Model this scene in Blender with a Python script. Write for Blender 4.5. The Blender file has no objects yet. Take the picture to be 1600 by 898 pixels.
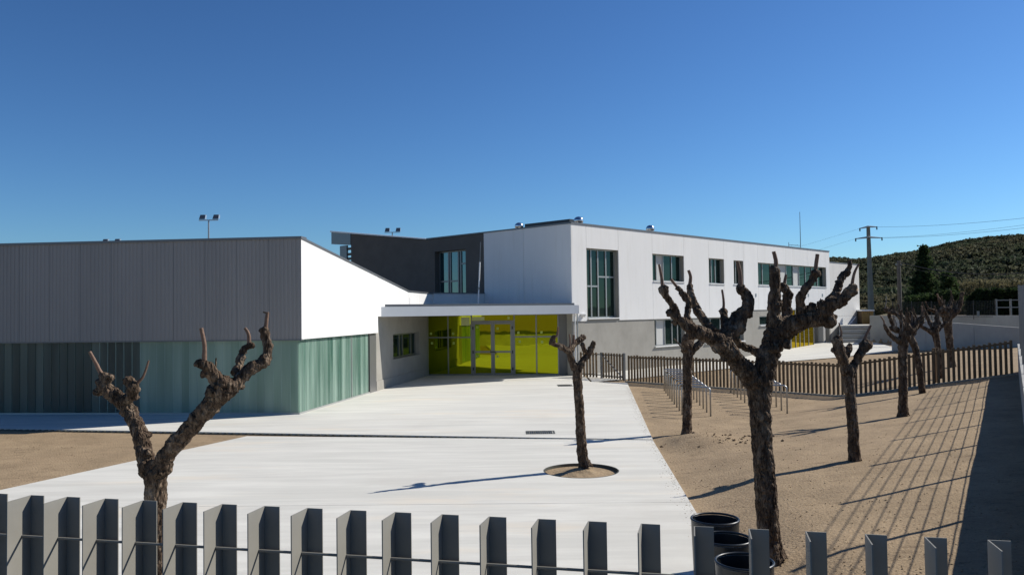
import bpy, bmesh, math, random
import numpy as np
from mathutils import Vector, Matrix, noise
random.seed(7); rng = np.random.default_rng(7)
S = bpy.context.scene
COL = S.collection
# ---------------------------------------------------------------- camera
F = 1255.0; CAMZ = 3.0
PITCH = math.atan(38/1255); ROLL = 0.0137
cp, sp, cr, sr = math.cos(PITCH), math.sin(PITCH), math.cos(ROLL), math.sin(ROLL)
fw = Vector((0, cp, sp)); r0 = Vector((1, 0, 0)); u0 = Vector((0, -sp, cp))
rt = cr*r0 - sr*u0; up = cr*u0 + sr*r0
CAM = Vector((0, 0, CAMZ))
cd = bpy.data.cameras.new('camera'); cam = bpy.data.objects.new('camera', cd); COL.objects.link(cam)
m = Matrix((rt, up, -fw)).transposed().to_4x4(); m.translation = CAM; cam.matrix_world = m
cd.sensor_width = 36; cd.lens = F/1600*36; cd.clip_end = 5000; cd.clip_start = .05
S.camera = cam
# ---------------------------------------------------------------- sky, sun, exposure
SUN_AZ = math.radians(66.5); SUN_EL = math.radians(37)
w = bpy.data.worlds.new("World"); S.world = w; w.use_nodes = True
nt = w.node_tree; bg = nt.nodes['Background']
sky = nt.nodes.new('ShaderNodeTexSky'); sky.sky_type = 'NISHITA'; sky.sun_disc = False
sky.sun_elevation = SUN_EL; sky.sun_rotation = SUN_AZ; sky.altitude = 300; sky.air_density = 1.0; sky.dust_density = .25; sky.ozone_density = 4.0
hs = nt.nodes.new('ShaderNodeHueSaturation'); hs.inputs['Saturation'].default_value = 1.0
gm = nt.nodes.new('ShaderNodeGamma'); gm.inputs[1].default_value = 1.25
mt_ = nt.nodes.new('ShaderNodeMix'); mt_.data_type = 'RGBA'; mt_.blend_type = 'MULTIPLY'; mt_.inputs[0].default_value = 1; mt_.inputs[7].default_value = (.575, .80, .975, 1)
nt.links.new(sky.outputs[0], hs.inputs['Color']); nt.links.new(hs.outputs[0], gm.inputs[0]); nt.links.new(gm.outputs[0], mt_.inputs[6]); nt.links.new(mt_.outputs[2], bg.inputs[0])
bg.inputs[1].default_value = .056
sd = bpy.data.lights.new('sun', 'SUN'); sd.energy = 5.0; sd.angle = math.radians(.5); sd.color = (1, .95, .865)
so = bpy.data.objects.new('sun', sd); COL.objects.link(so)
sunv = Vector((math.sin(SUN_AZ)*math.cos(SUN_EL), math.cos(SUN_AZ)*math.cos(SUN_EL), math.sin(SUN_EL)))
so.rotation_euler = sunv.to_track_quat('Z', 'Y').to_euler(); so.location = (30, 10, 30)
S.view_settings.view_transform = 'Standard'; S.view_settings.look = 'None'
S.view_settings.exposure = .25; S.view_settings.gamma = 1.0
S.render.engine = 'CYCLES'
# ---------------------------------------------------------------- ground height and pixel helpers
WD = Vector((.527, .850))      # direction of the boundary wall on the right
def sq(x, y): return .527*x+.850*y, -.850*x+.527*y
TERR = [(24.0, 54.0), (27.9, 44.0)]
def hill_ridge(u):
    xs = [-1.2, -.5, 0, .2, .395, .434, .478, .502, .534, .558, .60, .637, .8, 1.2, 2.5]
    ys = [20, 30, 40, 55, 68, 66, 74, 77, 83, 89, 94, 98, 108, 88, 60]
    return float(np.interp(u, xs, ys))
AS = ([5, 10, 16, 24, 30, 60], [0, .28, .5, .62, .78, 1.0])
WS = ([5, 16, 24, 30, 32, 92], [7, 7, 5.6, 5, 5, 41])
def G(x, y):
    s, q = sq(x, y)
    if s <= 0: g = 0.0
    else:
        g = float(np.interp(s, *AS))*max(0, min(1, 1-(q+.15)/float(np.interp(s, *WS))))
        if y < 26: g *= max(0, min(1, (x-(2.85+(y-12.3)*.083))/1.1))
    if y > 38 and x > 21:
        t = (24.0-x)*(44-54)-(54-y)*(27.9-24.0)   # side of the terrace wall line
        e = (x-24.0)*10+(y-54)*3.9; d = e/10.73
        k = max(0, min(1, (d-.12)/.3))
        if y > 53.5: k = min(k, max(0, min(1, (x-(24.15+(y-54)*.45))/.3)))
        g = g*(1-k)+2.3*k
    if y > 120:
        k = min(1, (y-120)/40); g = g*(1-k)+k*1.5
    if y > 160:
        u = x/y; H = 3+hill_ridge(u)*650/F
        t = min(1, (y-160)/490); t = t*t*(3-2*t)*.55+t*.45
        if y > 650: t = 1-min(.6, (y-650)/1500)
        g += (H-1.5)*t + 5*noise.noise(Vector((x*.012, y*.012, 0)))*min(1, (y-160)/200)
    # soil heap round the second tree
    d2 = ((x-4.0)/.95)**2+((y-17.9)/.8)**2
    if d2 < 12:
        g += max(0, min(1, (x-3.25)/.35))*(.22*math.exp(-d2)+.05*noise.noise(Vector((x*1.6, y*6, 3)))*math.exp(-d2*.35))
    return g
def ray(px, py): return (fw*F+rt*(px-800)-up*(py-449)).normalized()
def gp(px, py, z=None):
    r = ray(px, py)
    if z is not None: t = (z-CAMZ)/r.z; return CAM+r*t
    z = 0.0
    for i in range(60):
        t = (z-CAMZ)/r.z; p = CAM+r*t; z = .5*z+.5*G(p.x, p.y)
    return Vector((p.x, p.y, z))
def aty(px, py, y):
    r = ray(px, py); return CAM+r*(y/r.y)
# ---------------------------------------------------------------- mesh helpers
class M:
    def __init__(s): s.v = []; s.f = []
    def add(s, v, f):
        n = len(s.v); s.v += [tuple(p) for p in v]; s.f += [tuple(i+n for i in q) for q in f]; return s
    def prism(s, base, top):
        n = len(base); s.add(list(base)+list(top), [tuple(range(n))[::-1], tuple(range(n, 2*n))]+[(i, (i+1) % n, n+(i+1) % n, n+i) for i in range(n)]); return s
    def box(s, x0, x1, y0, y1, z0, z1):
        return s.prism([(x0, y0, z0), (x1, y0, z0), (x1, y1, z0), (x0, y1, z0)], [(x0, y0, z1), (x1, y0, z1), (x1, y1, z1), (x0, y1, z1)])
    def tube(s, pts, r, n=8, cap=True):
        pts = [Vector(p) for p in pts]; rs = r if isinstance(r, (list, tuple)) else [r]*len(pts)
        rings = []; prev = None
        for i, p in enumerate(pts):
            d = (pts[min(i+1, len(pts)-1)]-pts[max(i-1, 0)]).normalized()
            a = prev if prev is not None else (Vector((0, 0, 1)) if abs(d.z) < .9 else Vector((1, 0, 0)))
            b = (a-d*a.dot(d)).normalized(); prev = b; c = d.cross(b)
            rings.append([p+(b*math.cos(2*math.pi*k/n)+c*math.sin(2*math.pi*k/n))*rs[i] for k in range(n)])
        v = [q for R in rings for q in R]; f = []
        for i in range(len(pts)-1):
            for k in range(n): f.append((i*n+k, i*n+(k+1) % n, (i+1)*n+(k+1) % n, (i+1)*n+k))
        if cap: f.append(tuple(range(n))[::-1]); f.append(tuple(range(len(v)-n, len(v))))
        return s.add(v, f)
    def lathe(s, prof, c, n=32):
        v = []; f = []
        for r, z in prof:
            for k in range(n): v.append((c[0]+r*math.cos(2*math.pi*k/n), c[1]+r*math.sin(2*math.pi*k/n), c[2]+z))
        for i in range(len(prof)-1):
            for k in range(n): f.append((i*n+k, i*n+(k+1) % n, (i+1)*n+(k+1) % n, (i+1)*n+k))
        return s.add(v, f)
WO = {}
def mesh_of(name, v, f, mat, smooth=False):
    me = bpy.data.meshes.new(name); me.from_pydata(v, [], f); me.materials.append(mat)
    bm = bmesh.new(); bm.from_mesh(me); bmesh.ops.recalc_face_normals(bm, faces=bm.faces); bm.to_mesh(me); bm.free()
    if smooth:
        me.shade_smooth()
    me.update(); return me
def link(name, data, loc, parent=None, rot=0):
    o = bpy.data.objects.new(name, data); COL.objects.link(o)
    loc = Vector(loc); WO[o.name] = loc
    if parent: o.parent = parent; o.location = loc-WO[parent.name]
    else: o.location = loc
    o.rotation_euler = (0, 0, rot); return o
def mk(name, mm, mat, parent=None, smooth=False, bevel=0, angle=35):
    a = np.array(mm.v, dtype=float); lo, hi = a.min(0), a.max(0)
    c = np.array([(lo[0]+hi[0])/2, (lo[1]+hi[1])/2, lo[2]]); a -= c
    me = mesh_of(name, a.tolist(), mm.f, mat, smooth)
    if smooth and angle: me.set_sharp_from_angle(angle=math.radians(angle))
    o = link(name, me, c, parent)
    if bevel:
        b = o.modifiers.new('bevel', 'BEVEL'); b.width = bevel; b.segments = 2; b.limit_method = 'ANGLE'
    return o
def empty(name, loc, label, cat, group=None):
    o = link(name, None, loc); o.empty_display_size = .2; return tag(o, label, cat, group)
def tag(o, label, cat, group=None):
    o['label'] = label; o['category'] = cat
    if group: o['group'] = group
    return o
def struct(o, label=None):
    o['kind'] = 'structure'
    if label: o['label'] = label
    return o
class Wall:
    def __init__(s, a, b):
        s.a = Vector(a); b = Vector(b); s.L = (b-s.a).length; s.d = (b-s.a).normalized()
        n = Vector((s.d.y, -s.d.x)); s.n = n if n.dot(-s.a) > 0 else -n
    def pt(s, t, z, o=0):
        p = s.a+s.d*t+s.n*o; return Vector((p.x, p.y, z))
    def hit(s, px, py, o=0):
        r = ray(px, py); a = s.a+s.n*o; r2 = Vector((r.x, r.y))
        k = a.dot(s.n)/r2.dot(s.n); p = CAM+r*k
        return (Vector((p.x, p.y))-a).dot(s.d), p.z
    def s(s, px, py=450, o=0): return s.hit(px, py, o)[0]
    def poly(s, mm, pz, o0, o1):
        return mm.prism([s.pt(t, z, o0) for t, z in pz], [s.pt(t, z, o1) for t, z in pz])
    def box(s, mm, s0, s1, z0, z1, o0, o1):
        return s.poly(mm, [(s0, z0), (s1, z0), (s1, z1), (s0, z1)], o0, o1)
    def grid(s, mm, s0, s1, z0, z1, holes, o0, o1):
        ss = sorted({s0, s1, *[h[0] for h in holes], *[h[1] for h in holes]}); zs = sorted({z0, z1, *[h[2] for h in holes], *[h[3] for h in holes]})
        def solid(i, j):
            if i < 0 or j < 0 or i >= len(ss)-1 or j >= len(zs)-1: return False
            a = (ss[i]+ss[i+1])/2; b = (zs[j]+zs[j+1])/2
            return not any(h[0] < a < h[1] and h[2] < b < h[3] for h in holes)
        for i in range(len(ss)-1):
            for j in range(len(zs)-1):
                if not solid(i, j): continue
                A, B, C, D = ss[i], ss[i+1], zs[j], zs[j+1]
                for o in (o0, o1): mm.add([s.pt(A, C, o), s.pt(B, C, o), s.pt(B, D, o), s.pt(A, D, o)], [(0, 1, 2, 3)])
                for (di, dj, e) in ((-1, 0, ((A, C), (A, D))), (1, 0, ((B, C), (B, D))), (0, -1, ((A, C), (B, C))), (0, 1, ((A, D), (B, D)))):
                    if not solid(i+di, j+dj):
                        (a, b), (c, d) = e
                        mm.add([s.pt(a, b, o0), s.pt(c, d, o0), s.pt(c, d, o1), s.pt(a, b, o1)], [(0, 1, 2, 3)])
        return mm
# ---------------------------------------------------------------- materials
def mat(name, col, rough=.7, metal=0, spec=.5, var=0, vscale=2, col2=None, bump=0, bscale=40, stretch=(1, 1, 1), coat=0, fac=(.35, .65)):
    mt = bpy.data.materials.new(name); mt.use_nodes = True; n = mt.node_tree; b = n.nodes['Principled BSDF']
    b.inputs['Base Color'].default_value = (*col, 1); b.inputs['Roughness'].default_value = rough; b.inputs['Metallic'].default_value = metal
    b.inputs['Specular IOR Level'].default_value = spec; b.inputs['Coat Weight'].default_value = coat
    g = n.nodes.new('ShaderNodeNewGeometry'); mp = n.nodes.new('ShaderNodeMapping'); n.links.new(g.outputs['Position'], mp.inputs[0]); mp.inputs['Scale'].default_value = stretch
    if var or col2:
        t = n.nodes.new('ShaderNodeTexNoise'); t.inputs['Scale'].default_value = vscale; t.inputs['Detail'].default_value = 7; t.inputs['Roughness'].default_value = .62
        n.links.new(mp.outputs[0], t.inputs['Vector'])
        mr = n.nodes.new('ShaderNodeMapRange'); mr.inputs['From Min'].default_value = fac[0]; mr.inputs['From Max'].default_value = fac[1]; n.links.new(t.outputs['Fac'], mr.inputs[0])
        mx = n.nodes.new('ShaderNodeMix'); mx.data_type = 'RGBA'; n.links.new(mr.outputs[0], mx.inputs[0])
        c2 = col2 or tuple(max(0, c*(1-var)) for c in col)
        mx.inputs[6].default_value = (*col, 1); mx.inputs[7].default_value = (*c2, 1); n.links.new(mx.outputs[2], b.inputs['Base Color'])
    if bump:
        t2 = n.nodes.new('ShaderNodeTexNoise'); t2.inputs['Scale'].default_value = bscale; t2.inputs['Detail'].default_value = 6; n.links.new(mp.outputs[0], t2.inputs['Vector'])
        bp = n.nodes.new('ShaderNodeBump'); bp.inputs['Strength'].default_value = bump; bp.inputs['Distance'].default_value = .035 if name == 'bark' else .02
        n.links.new(t2.outputs['Fac'], bp.inputs['Height']); n.links.new(bp.outputs[0], b.inputs['Normal'])
    return mt
def layer(mt, col, scale, lo, hi, stretch=(1, 1, 1), amt=1.0, seed=0):
    """adds another noise-driven tint over the base colour"""
    n = mt.node_tree; b = n.nodes['Principled BSDF']; old = b.inputs['Base Color'].links[0].from_socket if b.inputs['Base Color'].links else None
    g = n.nodes.new('ShaderNodeNewGeometry'); mp = n.nodes.new('ShaderNodeMapping'); n.links.new(g.outputs['Position'], mp.inputs[0]); mp.inputs['Scale'].default_value = stretch; mp.inputs['Location'].default_value = (seed, seed*1.7, seed*.3)
    t = n.nodes.new('ShaderNodeTexNoise'); t.inputs['Scale'].default_value = scale; t.inputs['Detail'].default_value = 8; t.inputs['Roughness'].default_value = .65; n.links.new(mp.outputs[0], t.inputs['Vector'])
    mr = n.nodes.new('ShaderNodeMapRange'); mr.inputs['From Min'].default_value = lo; mr.inputs['From Max'].default_value = hi; mr.inputs['To Max'].default_value = amt; n.links.new(t.outputs['Fac'], mr.inputs[0])
    mx = n.nodes.new('ShaderNodeMix'); mx.data_type = 'RGBA'; n.links.new(mr.outputs[0], mx.inputs[0])
    if old: n.links.new(old, mx.inputs[6])
    else: mx.inputs[6].default_value = b.inputs['Base Color'].default_value
    mx.inputs[7].default_value = (*col, 1); n.links.new(mx.outputs[2], b.inputs['Base Color']); return mt
sand = mat('sand', (.365, .270, .168), .95, spec=.15, var=.28, vscale=1.2, bump=.9, bscale=26)
layer(sand, (.15, .105, .062), 34, .5, .72, amt=.75); layer(sand, (.38, .30, .20), 60, .55, .7, amt=.6, seed=3); layer(sand, (.27, .195, .122), .35, .5, .75, amt=.7, seed=9); layer(sand, (.13, .09, .055), 5, .55, .72, stretch=(.6, 1.5, 1), amt=.75, seed=17); layer(sand, (.40, .315, .21), 13, .56, .70, amt=.55, seed=41); layer(sand, (.10, .07, .045), 19, .60, .72, amt=.8, seed=43)
# beyond the school the ground turns to scrub
n = sand.node_tree; b = n.nodes['Principled BSDF']; old = b.inputs['Base Color'].links[0].from_socket
g_ = n.nodes.new('ShaderNodeNewGeometry'); sx = n.nodes.new('ShaderNodeSeparateXYZ'); n.links.new(g_.outputs['Position'], sx.inputs[0])
mr = n.nodes.new('ShaderNodeMapRange'); mr.inputs['From Min'].default_value = 56; mr.inputs['From Max'].default_value = 75; n.links.new(sx.outputs['Y'], mr.inputs[0])
tn = n.nodes.new('ShaderNodeTexNoise'); tn.inputs['Scale'].default_value = .05; tn.inputs['Detail'].default_value = 9; n.links.new(g_.outputs['Position'], tn.inputs['Vector'])
rp = n.nodes.new('ShaderNodeValToRGB'); rp.color_ramp.elements[0].position = .38; rp.color_ramp.elements[0].color = (.04, .05, .022, 1); rp.color_ramp.elements[1].position = .64; rp.color_ramp.elements[1].color = (.15, .12, .065, 1)
n.links.new(tn.outputs['Fac'], rp.inputs[0]); mx = n.nodes.new('ShaderNodeMix'); mx.data_type = 'RGBA'; n.links.new(mr.outputs[0], mx.inputs[0]); n.links.new(old, mx.inputs[6]); n.links.new(rp.outputs[0], mx.inputs[7]); n.links.new(mx.outputs[2], b.inputs['Base Color'])
slabm = mat('brushed_concrete', (.66, .645, .585), .8, spec=.25, var=.16, vscale=1.0, stretch=(.35, 2.2, 1), bump=.12, bscale=60)
layer(slabm, (.50, .48, .44), 2.2, .52, .75, stretch=(.3, 3.2, 1), amt=.6, seed=5); layer(slabm, (.68, .60, .48), .5, .56, .7, stretch=(.4, 1.6, 1), amt=.65, seed=11); layer(slabm, (.52, .51, .46), .8, .53, .60, stretch=(.22, 2.4, 1), amt=.5, seed=23); layer(slabm, (.50, .47, .41), .22, .55, .72, amt=.5, seed=51); layer(slabm, (.46, .44, .41), 40, .55, .75, amt=.35)
white = mat('white_panel', (.74, .735, .72), .6, spec=.3, var=.05, vscale=1.3, stretch=(1, 1, .35), bump=.05, bscale=8)
layer(white, (.60, .58, .53), 1.6, .53, .8, stretch=(2.5, 2.5, .2), amt=.6, seed=2)
greyc = mat('grey_concrete', (.33, .315, .28), .85, spec=.2, var=.16, vscale=.9, bump=.15, bscale=30); layer(greyc, (.25, .235, .205), 3, .5, .8, stretch=(1, 1, .5), amt=.6, seed=4)
lconc = mat('fair_faced_concrete', (.52, .51, .475), .8, spec=.2, var=.14, vscale=.8, bump=.12, bscale=25); layer(lconc, (.36, .35, .32), 1.3, .5, .75, stretch=(1.5, 1.5, .5), amt=.6, seed=6)
aconc = mat('pale_concrete', (.66, .65, .62), .8, spec=.2, var=.08, vscale=.8); layer(aconc, (.55, .54, .51), 1.3, .5, .75, stretch=(1.5, 1.5, .5), amt=.6, seed=6)
rampc = mat('ramp_concrete', (.40, .395, .37), .85, spec=.2, var=.2, vscale=.7, bump=.2, bscale=20); layer(rampc, (.28, .275, .26), 1.0, .5, .75, stretch=(1, 1, .4), amt=.7, seed=8)
darkr2 = mat('mid_grey_render', (.17, .17, .165), .8, var=.1, vscale=1.5)
darkr = mat('dark_render', (.125, .115, .103), .85, spec=.2, var=.15, vscale=1.2, bump=.1)
clad = mat('metal_cladding', (.285, .268, .255), .45, metal=.2, var=.12, vscale=.8, stretch=(1, 1, .15))
cladd = mat('metal_cladding_joint', (.14, .145, .155), .5, metal=.3)
flash = mat('grey_flashing', (.16, .165, .17), .4, metal=.5)
wflash = mat('white_flashing', (.75, .75, .74), .4)
alum = mat('anodised_frame', (.20, .20, .20), .35, metal=.5)
lframe = mat('light_frame', (.36, .37, .36), .4, metal=.4)
fascia = mat('canopy_fascia', (.62, .64, .66), .5, var=.05)
steel = mat('galvanised_steel', (.42, .43, .43), .38, metal=.75, var=.2, vscale=12)
chrome = mat('polished_steel', (.7, .7, .7), .18, metal=1)
asph = mat('asphalt', (.045, .045, .047), .9, var=.3, vscale=8)
slatm = mat('fence_steel', (.25, .24, .212), .6, metal=.0, spec=.12, var=.12, vscale=3)
wood = mat('treated_timber', (.195, .135, .078), .8, spec=.2, var=.45, vscale=6, stretch=(1, 1, .25), bump=.4, bscale=30)
orangew = mat('orange_timber', (.38, .23, .07), .7, var=.3, vscale=4)
bark = mat('bark', (.15, .105, .072), .92, spec=.12, col2=(.034, .022, .015), vscale=16, stretch=(1, 1, .38), bump=1.0, bscale=38)
layer(bark, (.31, .24, .175), 9, .50, .68, stretch=(1, 1, .5), amt=.8, seed=13); layer(bark, (.035, .026, .02), 26, .56, .66, stretch=(1.2, 1.2, .3), amt=.8, seed=21)
n = bark.node_tree; bb = n.nodes['Principled BSDF']; oldn = [l.from_node for l in n.links if l.to_socket == bb.inputs['Normal']][0]
g9 = n.nodes.new('ShaderNodeNewGeometry'); m9 = n.nodes.new('ShaderNodeMapping'); m9.inputs['Scale'].default_value = (1, 1, .3); n.links.new(g9.outputs['Position'], m9.inputs[0])
v9 = n.nodes.new('ShaderNodeTexVoronoi'); v9.feature = 'DISTANCE_TO_EDGE'; v9.inputs['Scale'].default_value = 22; n.links.new(m9.outputs[0], v9.inputs['Vector'])
r9 = n.nodes.new('ShaderNodeMapRange'); r9.inputs['From Max'].default_value = .22; n.links.new(v9.outputs['Distance'], r9.inputs[0])
b9_ = n.nodes.new('ShaderNodeBump'); b9_.inputs['Strength'].default_value = .9; b9_.inputs['Distance'].default_value = .02; n.links.new(r9.outputs[0], b9_.inputs['Height']); n.links.new(oldn.outputs[0], b9_.inputs['Normal']); n.links.new(b9_.outputs[0], bb.inputs['Normal'])
shootm = mat('young_bark', (.19, .11, .07), .75, var=.35, vscale=20, bump=.3)
twigm = mat('grey_twig', (.24, .20, .16), .8, var=.4, vscale=15)
cutw = mat('cut_wood', (.42, .30, .19), .85, var=.4, vscale=25)
binm = mat('bin_black', (.012, .015, .017), .38, spec=.45, coat=.1)
iron = mat('cast_iron', (.10, .105, .09), .6, metal=.4, var=.3, vscale=10)
blackm = mat('black_metal', (.02, .02, .022), .4)
roofm = mat('roof_gravel', (.30, .29, .27), .9, var=.2, vscale=20)
blind = mat('roller_blind', (.50, .50, .48), .8)
paper = mat('paper_notice', (.62, .66, .30), .8); sticker = mat('safety_sticker', (.45, .55, .12), .6)
wirem = mat('cable', (.03, .03, .03), .6)
poleconc = mat('pole_concrete', (.30, .265, .205), .85, var=.2, vscale=2)
lens = mat('lamp_lens', (.5, .52, .55), .15, metal=.6)
stuccom = mat('far_render', (.42, .36, .28), .85, var=.1); tilem = mat('far_tile', (.25, .12, .07), .8, var=.3)
def glassmat(name, tint, refl, rough=.02, trans=0.0, dif=(.02, .03, .03), ft=(1, 1, 1), wav=0):
    mt = bpy.data.materials.new(name); mt.use_nodes = True; n = mt.node_tree; n.nodes.clear()
    out = n.nodes.new('ShaderNodeOutputMaterial'); gl = n.nodes.new('ShaderNodeBsdfGlossy'); gl.inputs['Color'].default_value = (*tint, 1); gl.inputs['Roughness'].default_value = rough
    df = n.nodes.new('ShaderNodeBsdfDiffuse'); df.inputs['Color'].default_value = (*dif, 1); tr = n.nodes.new('ShaderNodeBsdfTransparent'); tr.inputs['Color'].default_value = (*ft, 1)
    m1 = n.nodes.new('ShaderNodeMixShader'); m1.inputs[0].default_value = trans; n.links.new(df.outputs[0], m1.inputs[1]); n.links.new(tr.outputs[0], m1.inputs[2])
    fr = n.nodes.new('ShaderNodeFresnel'); fr.inputs[0].default_value = 1.5; ad = n.nodes.new('ShaderNodeMath'); ad.operation = 'ADD'; ad.use_clamp = True; ad.inputs[1].default_value = refl; n.links.new(fr.outputs[0], ad.inputs[0])
    m2 = n.nodes.new('ShaderNodeMixShader'); n.links.new(ad.outputs[0], m2.inputs[0]); n.links.new(m1.outputs[0], m2.inputs[1]); n.links.new(gl.outputs[0], m2.inputs[2]); n.links.new(m2.outputs[0], out.inputs[0])
    if wav:
        g = n.nodes.new('ShaderNodeNewGeometry'); t = n.nodes.new('ShaderNodeTexNoise'); t.inputs['Scale'].default_value = 1.1; n.links.new(g.outputs['Position'], t.inputs['Vector'])
        bp = n.nodes.new('ShaderNodeBump'); bp.inputs['Strength'].default_value = wav; bp.inputs['Distance'].default_value = .05; n.links.new(t.outputs['Fac'], bp.inputs['Height']); n.links.new(bp.outputs[0], gl.inputs['Normal'])
    return mt
tealg = glassmat('dark_window_glass', (.36, .52, .48), .02, dif=(.010, .020, .018), wav=.05)
blueg = glassmat('blue_window_glass', (.60, .78, .80), .16, dif=(.015, .04, .045), wav=.05)
greeng = glassmat('lime_film_glass', (.60, .66, .02), .40, dif=(.03, .05, .003), trans=.15, ft=(.3, .4, .02), wav=.035)
yellg = glassmat('amber_film_glass', (.62, .46, .03), .32, dif=(.14, .095, .006), trans=.1, ft=(.5, .4, .05), wav=.06)
def channelglass(nm_, lo, hi, share):
    mt = bpy.data.materials.new(nm_); mt.use_nodes = True; n = mt.node_tree; b = n.nodes['Principled BSDF']; out = n.nodes['Material Output']
    g = n.nodes.new('ShaderNodeNewGeometry'); mp = n.nodes.new('ShaderNodeMapping'); mp.inputs['Scale'].default_value = (1.6, 1.6, .12); n.links.new(g.outputs['Position'], mp.inputs[0])
    t = n.nodes.new('ShaderNodeTexNoise'); t.inputs['Scale'].default_value = 2.2; t.inputs['Detail'].default_value = 5; n.links.new(mp.outputs[0], t.inputs['Vector'])
    oi = n.nodes.new('ShaderNodeObjectInfo'); a = n.nodes.new('ShaderNodeMath'); a.operation = 'MULTIPLY_ADD'; a.inputs[1].default_value = .22; n.links.new(oi.outputs['Random'], a.inputs[0]); n.links.new(t.outputs['Fac'], a.inputs[2])
    mr = n.nodes.new('ShaderNodeMapRange'); mr.inputs['From Min'].default_value = .4; mr.inputs['From Max'].default_value = .85; n.links.new(a.outputs[0], mr.inputs[0])
    mx = n.nodes.new('ShaderNodeMix'); mx.data_type = 'RGBA'; n.links.new(mr.outputs[0], mx.inputs[0]); mx.inputs[6].default_value = (*lo, 1); mx.inputs[7].default_value = (*hi, 1)
    n.links.new(mx.outputs[2], b.inputs['Base Color']); b.inputs['Roughness'].default_value = .28; b.inputs['Specular IOR Level'].default_value = .6
    tr = n.nodes.new('ShaderNodeBsdfTransparent'); tr.inputs['Color'].default_value = (.72, .86, .80, 1)
    tl = n.nodes.new('ShaderNodeBsdfTranslucent'); tl.inputs['Color'].default_value = (.55, .80, .70, 1)
    m0 = n.nodes.new('ShaderNodeMixShader'); m0.inputs[0].default_value = .6; n.links.new(tl.outputs[0], m0.inputs[1]); n.links.new(tr.outputs[0], m0.inputs[2])
    m1 = n.nodes.new('ShaderNodeMixShader'); m1.inputs[0].default_value = share; n.links.new(b.outputs[0], m1.inputs[1]); n.links.new(m0.outputs[0], m1.inputs[2]); n.links.new(m1.outputs[0], out.inputs[0])
    return mt
uglass = channelglass('glow_channel_glass', (.24, .345, .275), (.46, .58, .48), .42); sglass = channelglass('green_channel_glass', (.08, .18, .14), (.46, .60, .52), .5); lglass = channelglass('grey_channel_glass', (.10, .125, .11), (.22, .26, .22), .42); dglass = channelglass('dark_channel_glass', (.06, .075, .07), (.16, .19, .17), .5); jglass = mat('glass_joint_seal', (.30, .42, .36), .35, var=.3, vscale=1.5, stretch=(1, 1, .5))  # front glass: same glass as the side, lightened in colour to paint interior glow
def leafmat(name, a, b_, sc):
    mt = mat(name, a, .85, spec=.15, col2=b_, vscale=sc, fac=(.4, .6)); return mt
hillm = leafmat('hill_foliage', (.050, .070, .042), (.080, .085, .050), .04); layer(hillm, (.15, .125, .075), .014, .50, .64, amt=.7, seed=30); layer(hillm, (.03, .055, .025), .5, .5, .7, amt=.7, seed=31)
pinem = leafmat('conifer_foliage', (.022, .04, .016), (.055, .08, .028), 2.5); hedgem = leafmat('hedge_foliage', (.010, .020, .008), (.028, .045, .014), 3); shrubm = leafmat('shrub_foliage', (.09, .085, .04), (.16, .14, .08), 2)
for mt in (hillm, pinem, hedgem, shrubm):      # leaves let light through
    n = mt.node_tree; b = n.nodes['Principled BSDF']; tl = n.nodes.new('ShaderNodeBsdfTranslucent'); ms = n.nodes.new('ShaderNodeMixShader'); ms.inputs[0].default_value = .45
    n.links.new(b.inputs['Base Color'].links[0].from_socket, tl.inputs['Color']); n.links.new(b.outputs[0], ms.inputs[1]); n.links.new(tl.outputs[0], ms.inputs[2]); n.links.new(ms.outputs[0], n.nodes['Material Output'].inputs[0])
# ---------------------------------------------------------------- terrain
def axis(segs):
    out = []
    for a, b, st in segs: out += list(np.arange(a, b, st))
    return out+[segs[-1][1]]
xs = axis([(-1500, -200, 100), (-200, -40, 16), (-40, -14, 2), (-14, 0, .5), (0, 30, .25), (30, 60, 1.5), (60, 200, 10), (200, 700, 14), (700, 1600, 60)])
ys = axis([(-900, -60, 70), (-60, -4, 8), (-4, 8, 1), (8, 46, .25), (46, 66, .5), (66, 160, 6), (160, 760, 14), (760, 2600, 90)])
tv = [(x, y, G(x, y)+(.012*noise.noise(Vector((x*1.7, y*1.7, 0)))+.006*noise.noise(Vector((x*6, y*6, 4))) if (0 < x < 30 and 4 < y < 50) else 0)) for y in ys for x in xs]
nx = len(xs); tf = [(j*nx+i, j*nx+i+1, (j+1)*nx+i+1, (j+1)*nx+i) for j in range(len(ys)-1) for i in range(nx-1)]
mm = M(); mm.v = tv; mm.f = tf
ter = mk('ground', mm, sand, smooth=True, angle=0); struct(ter, 'sandy school yard ground running out to scrub and a hillside')

# ---- concrete paving
def slab(name, outline, z1=.05, z0=-.3, holes=(), mt=slabm):
    bm = bmesh.new(); edges = []
    for loop in [outline]+list(holes):
        vs = [bm.verts.new((p[0], p[1], z1)) for p in loop]
        edges += [bm.edges.new((vs[i], vs[(i+1) % len(vs)])) for i in range(len(vs))]
    bmesh.ops.triangle_fill(bm, use_beauty=True, edges=edges)
    v = [tuple(q.co) for q in bm.verts]; f = [tuple(x.index for x in fc.verts) for fc in bm.faces] if False else None
    bm.verts.index_update(); f = [tuple(x.index for x in fc.verts) for fc in bm.faces]; bm.free()
    mm = M().add(v, f)
    for loop in [outline]+list(holes):
        k = len(loop); mm.add([(p[0], p[1], z1) for p in loop]+[(p[0], p[1], z0) for p in loop], [(i, (i+1) % k, k+(i+1) % k, k+i) for i in range(k)])
    return struct(mk(name, mm, mt))
def xy(px, py, z=.05): p = gp(px, py, z); return (p.x, p.y)
def lerp(a, b, t): return tuple(a[i]+(b[i]-a[i])*t for i in range(len(a)))
jl0 = xy(235, 673.5); jr0 = xy(1020, 686.5)
jd = Vector((jr0[0]-jl0[0], jr0[1]-jl0[1])).normalized(); jn = Vector((-jd.y, jd.x))
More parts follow.
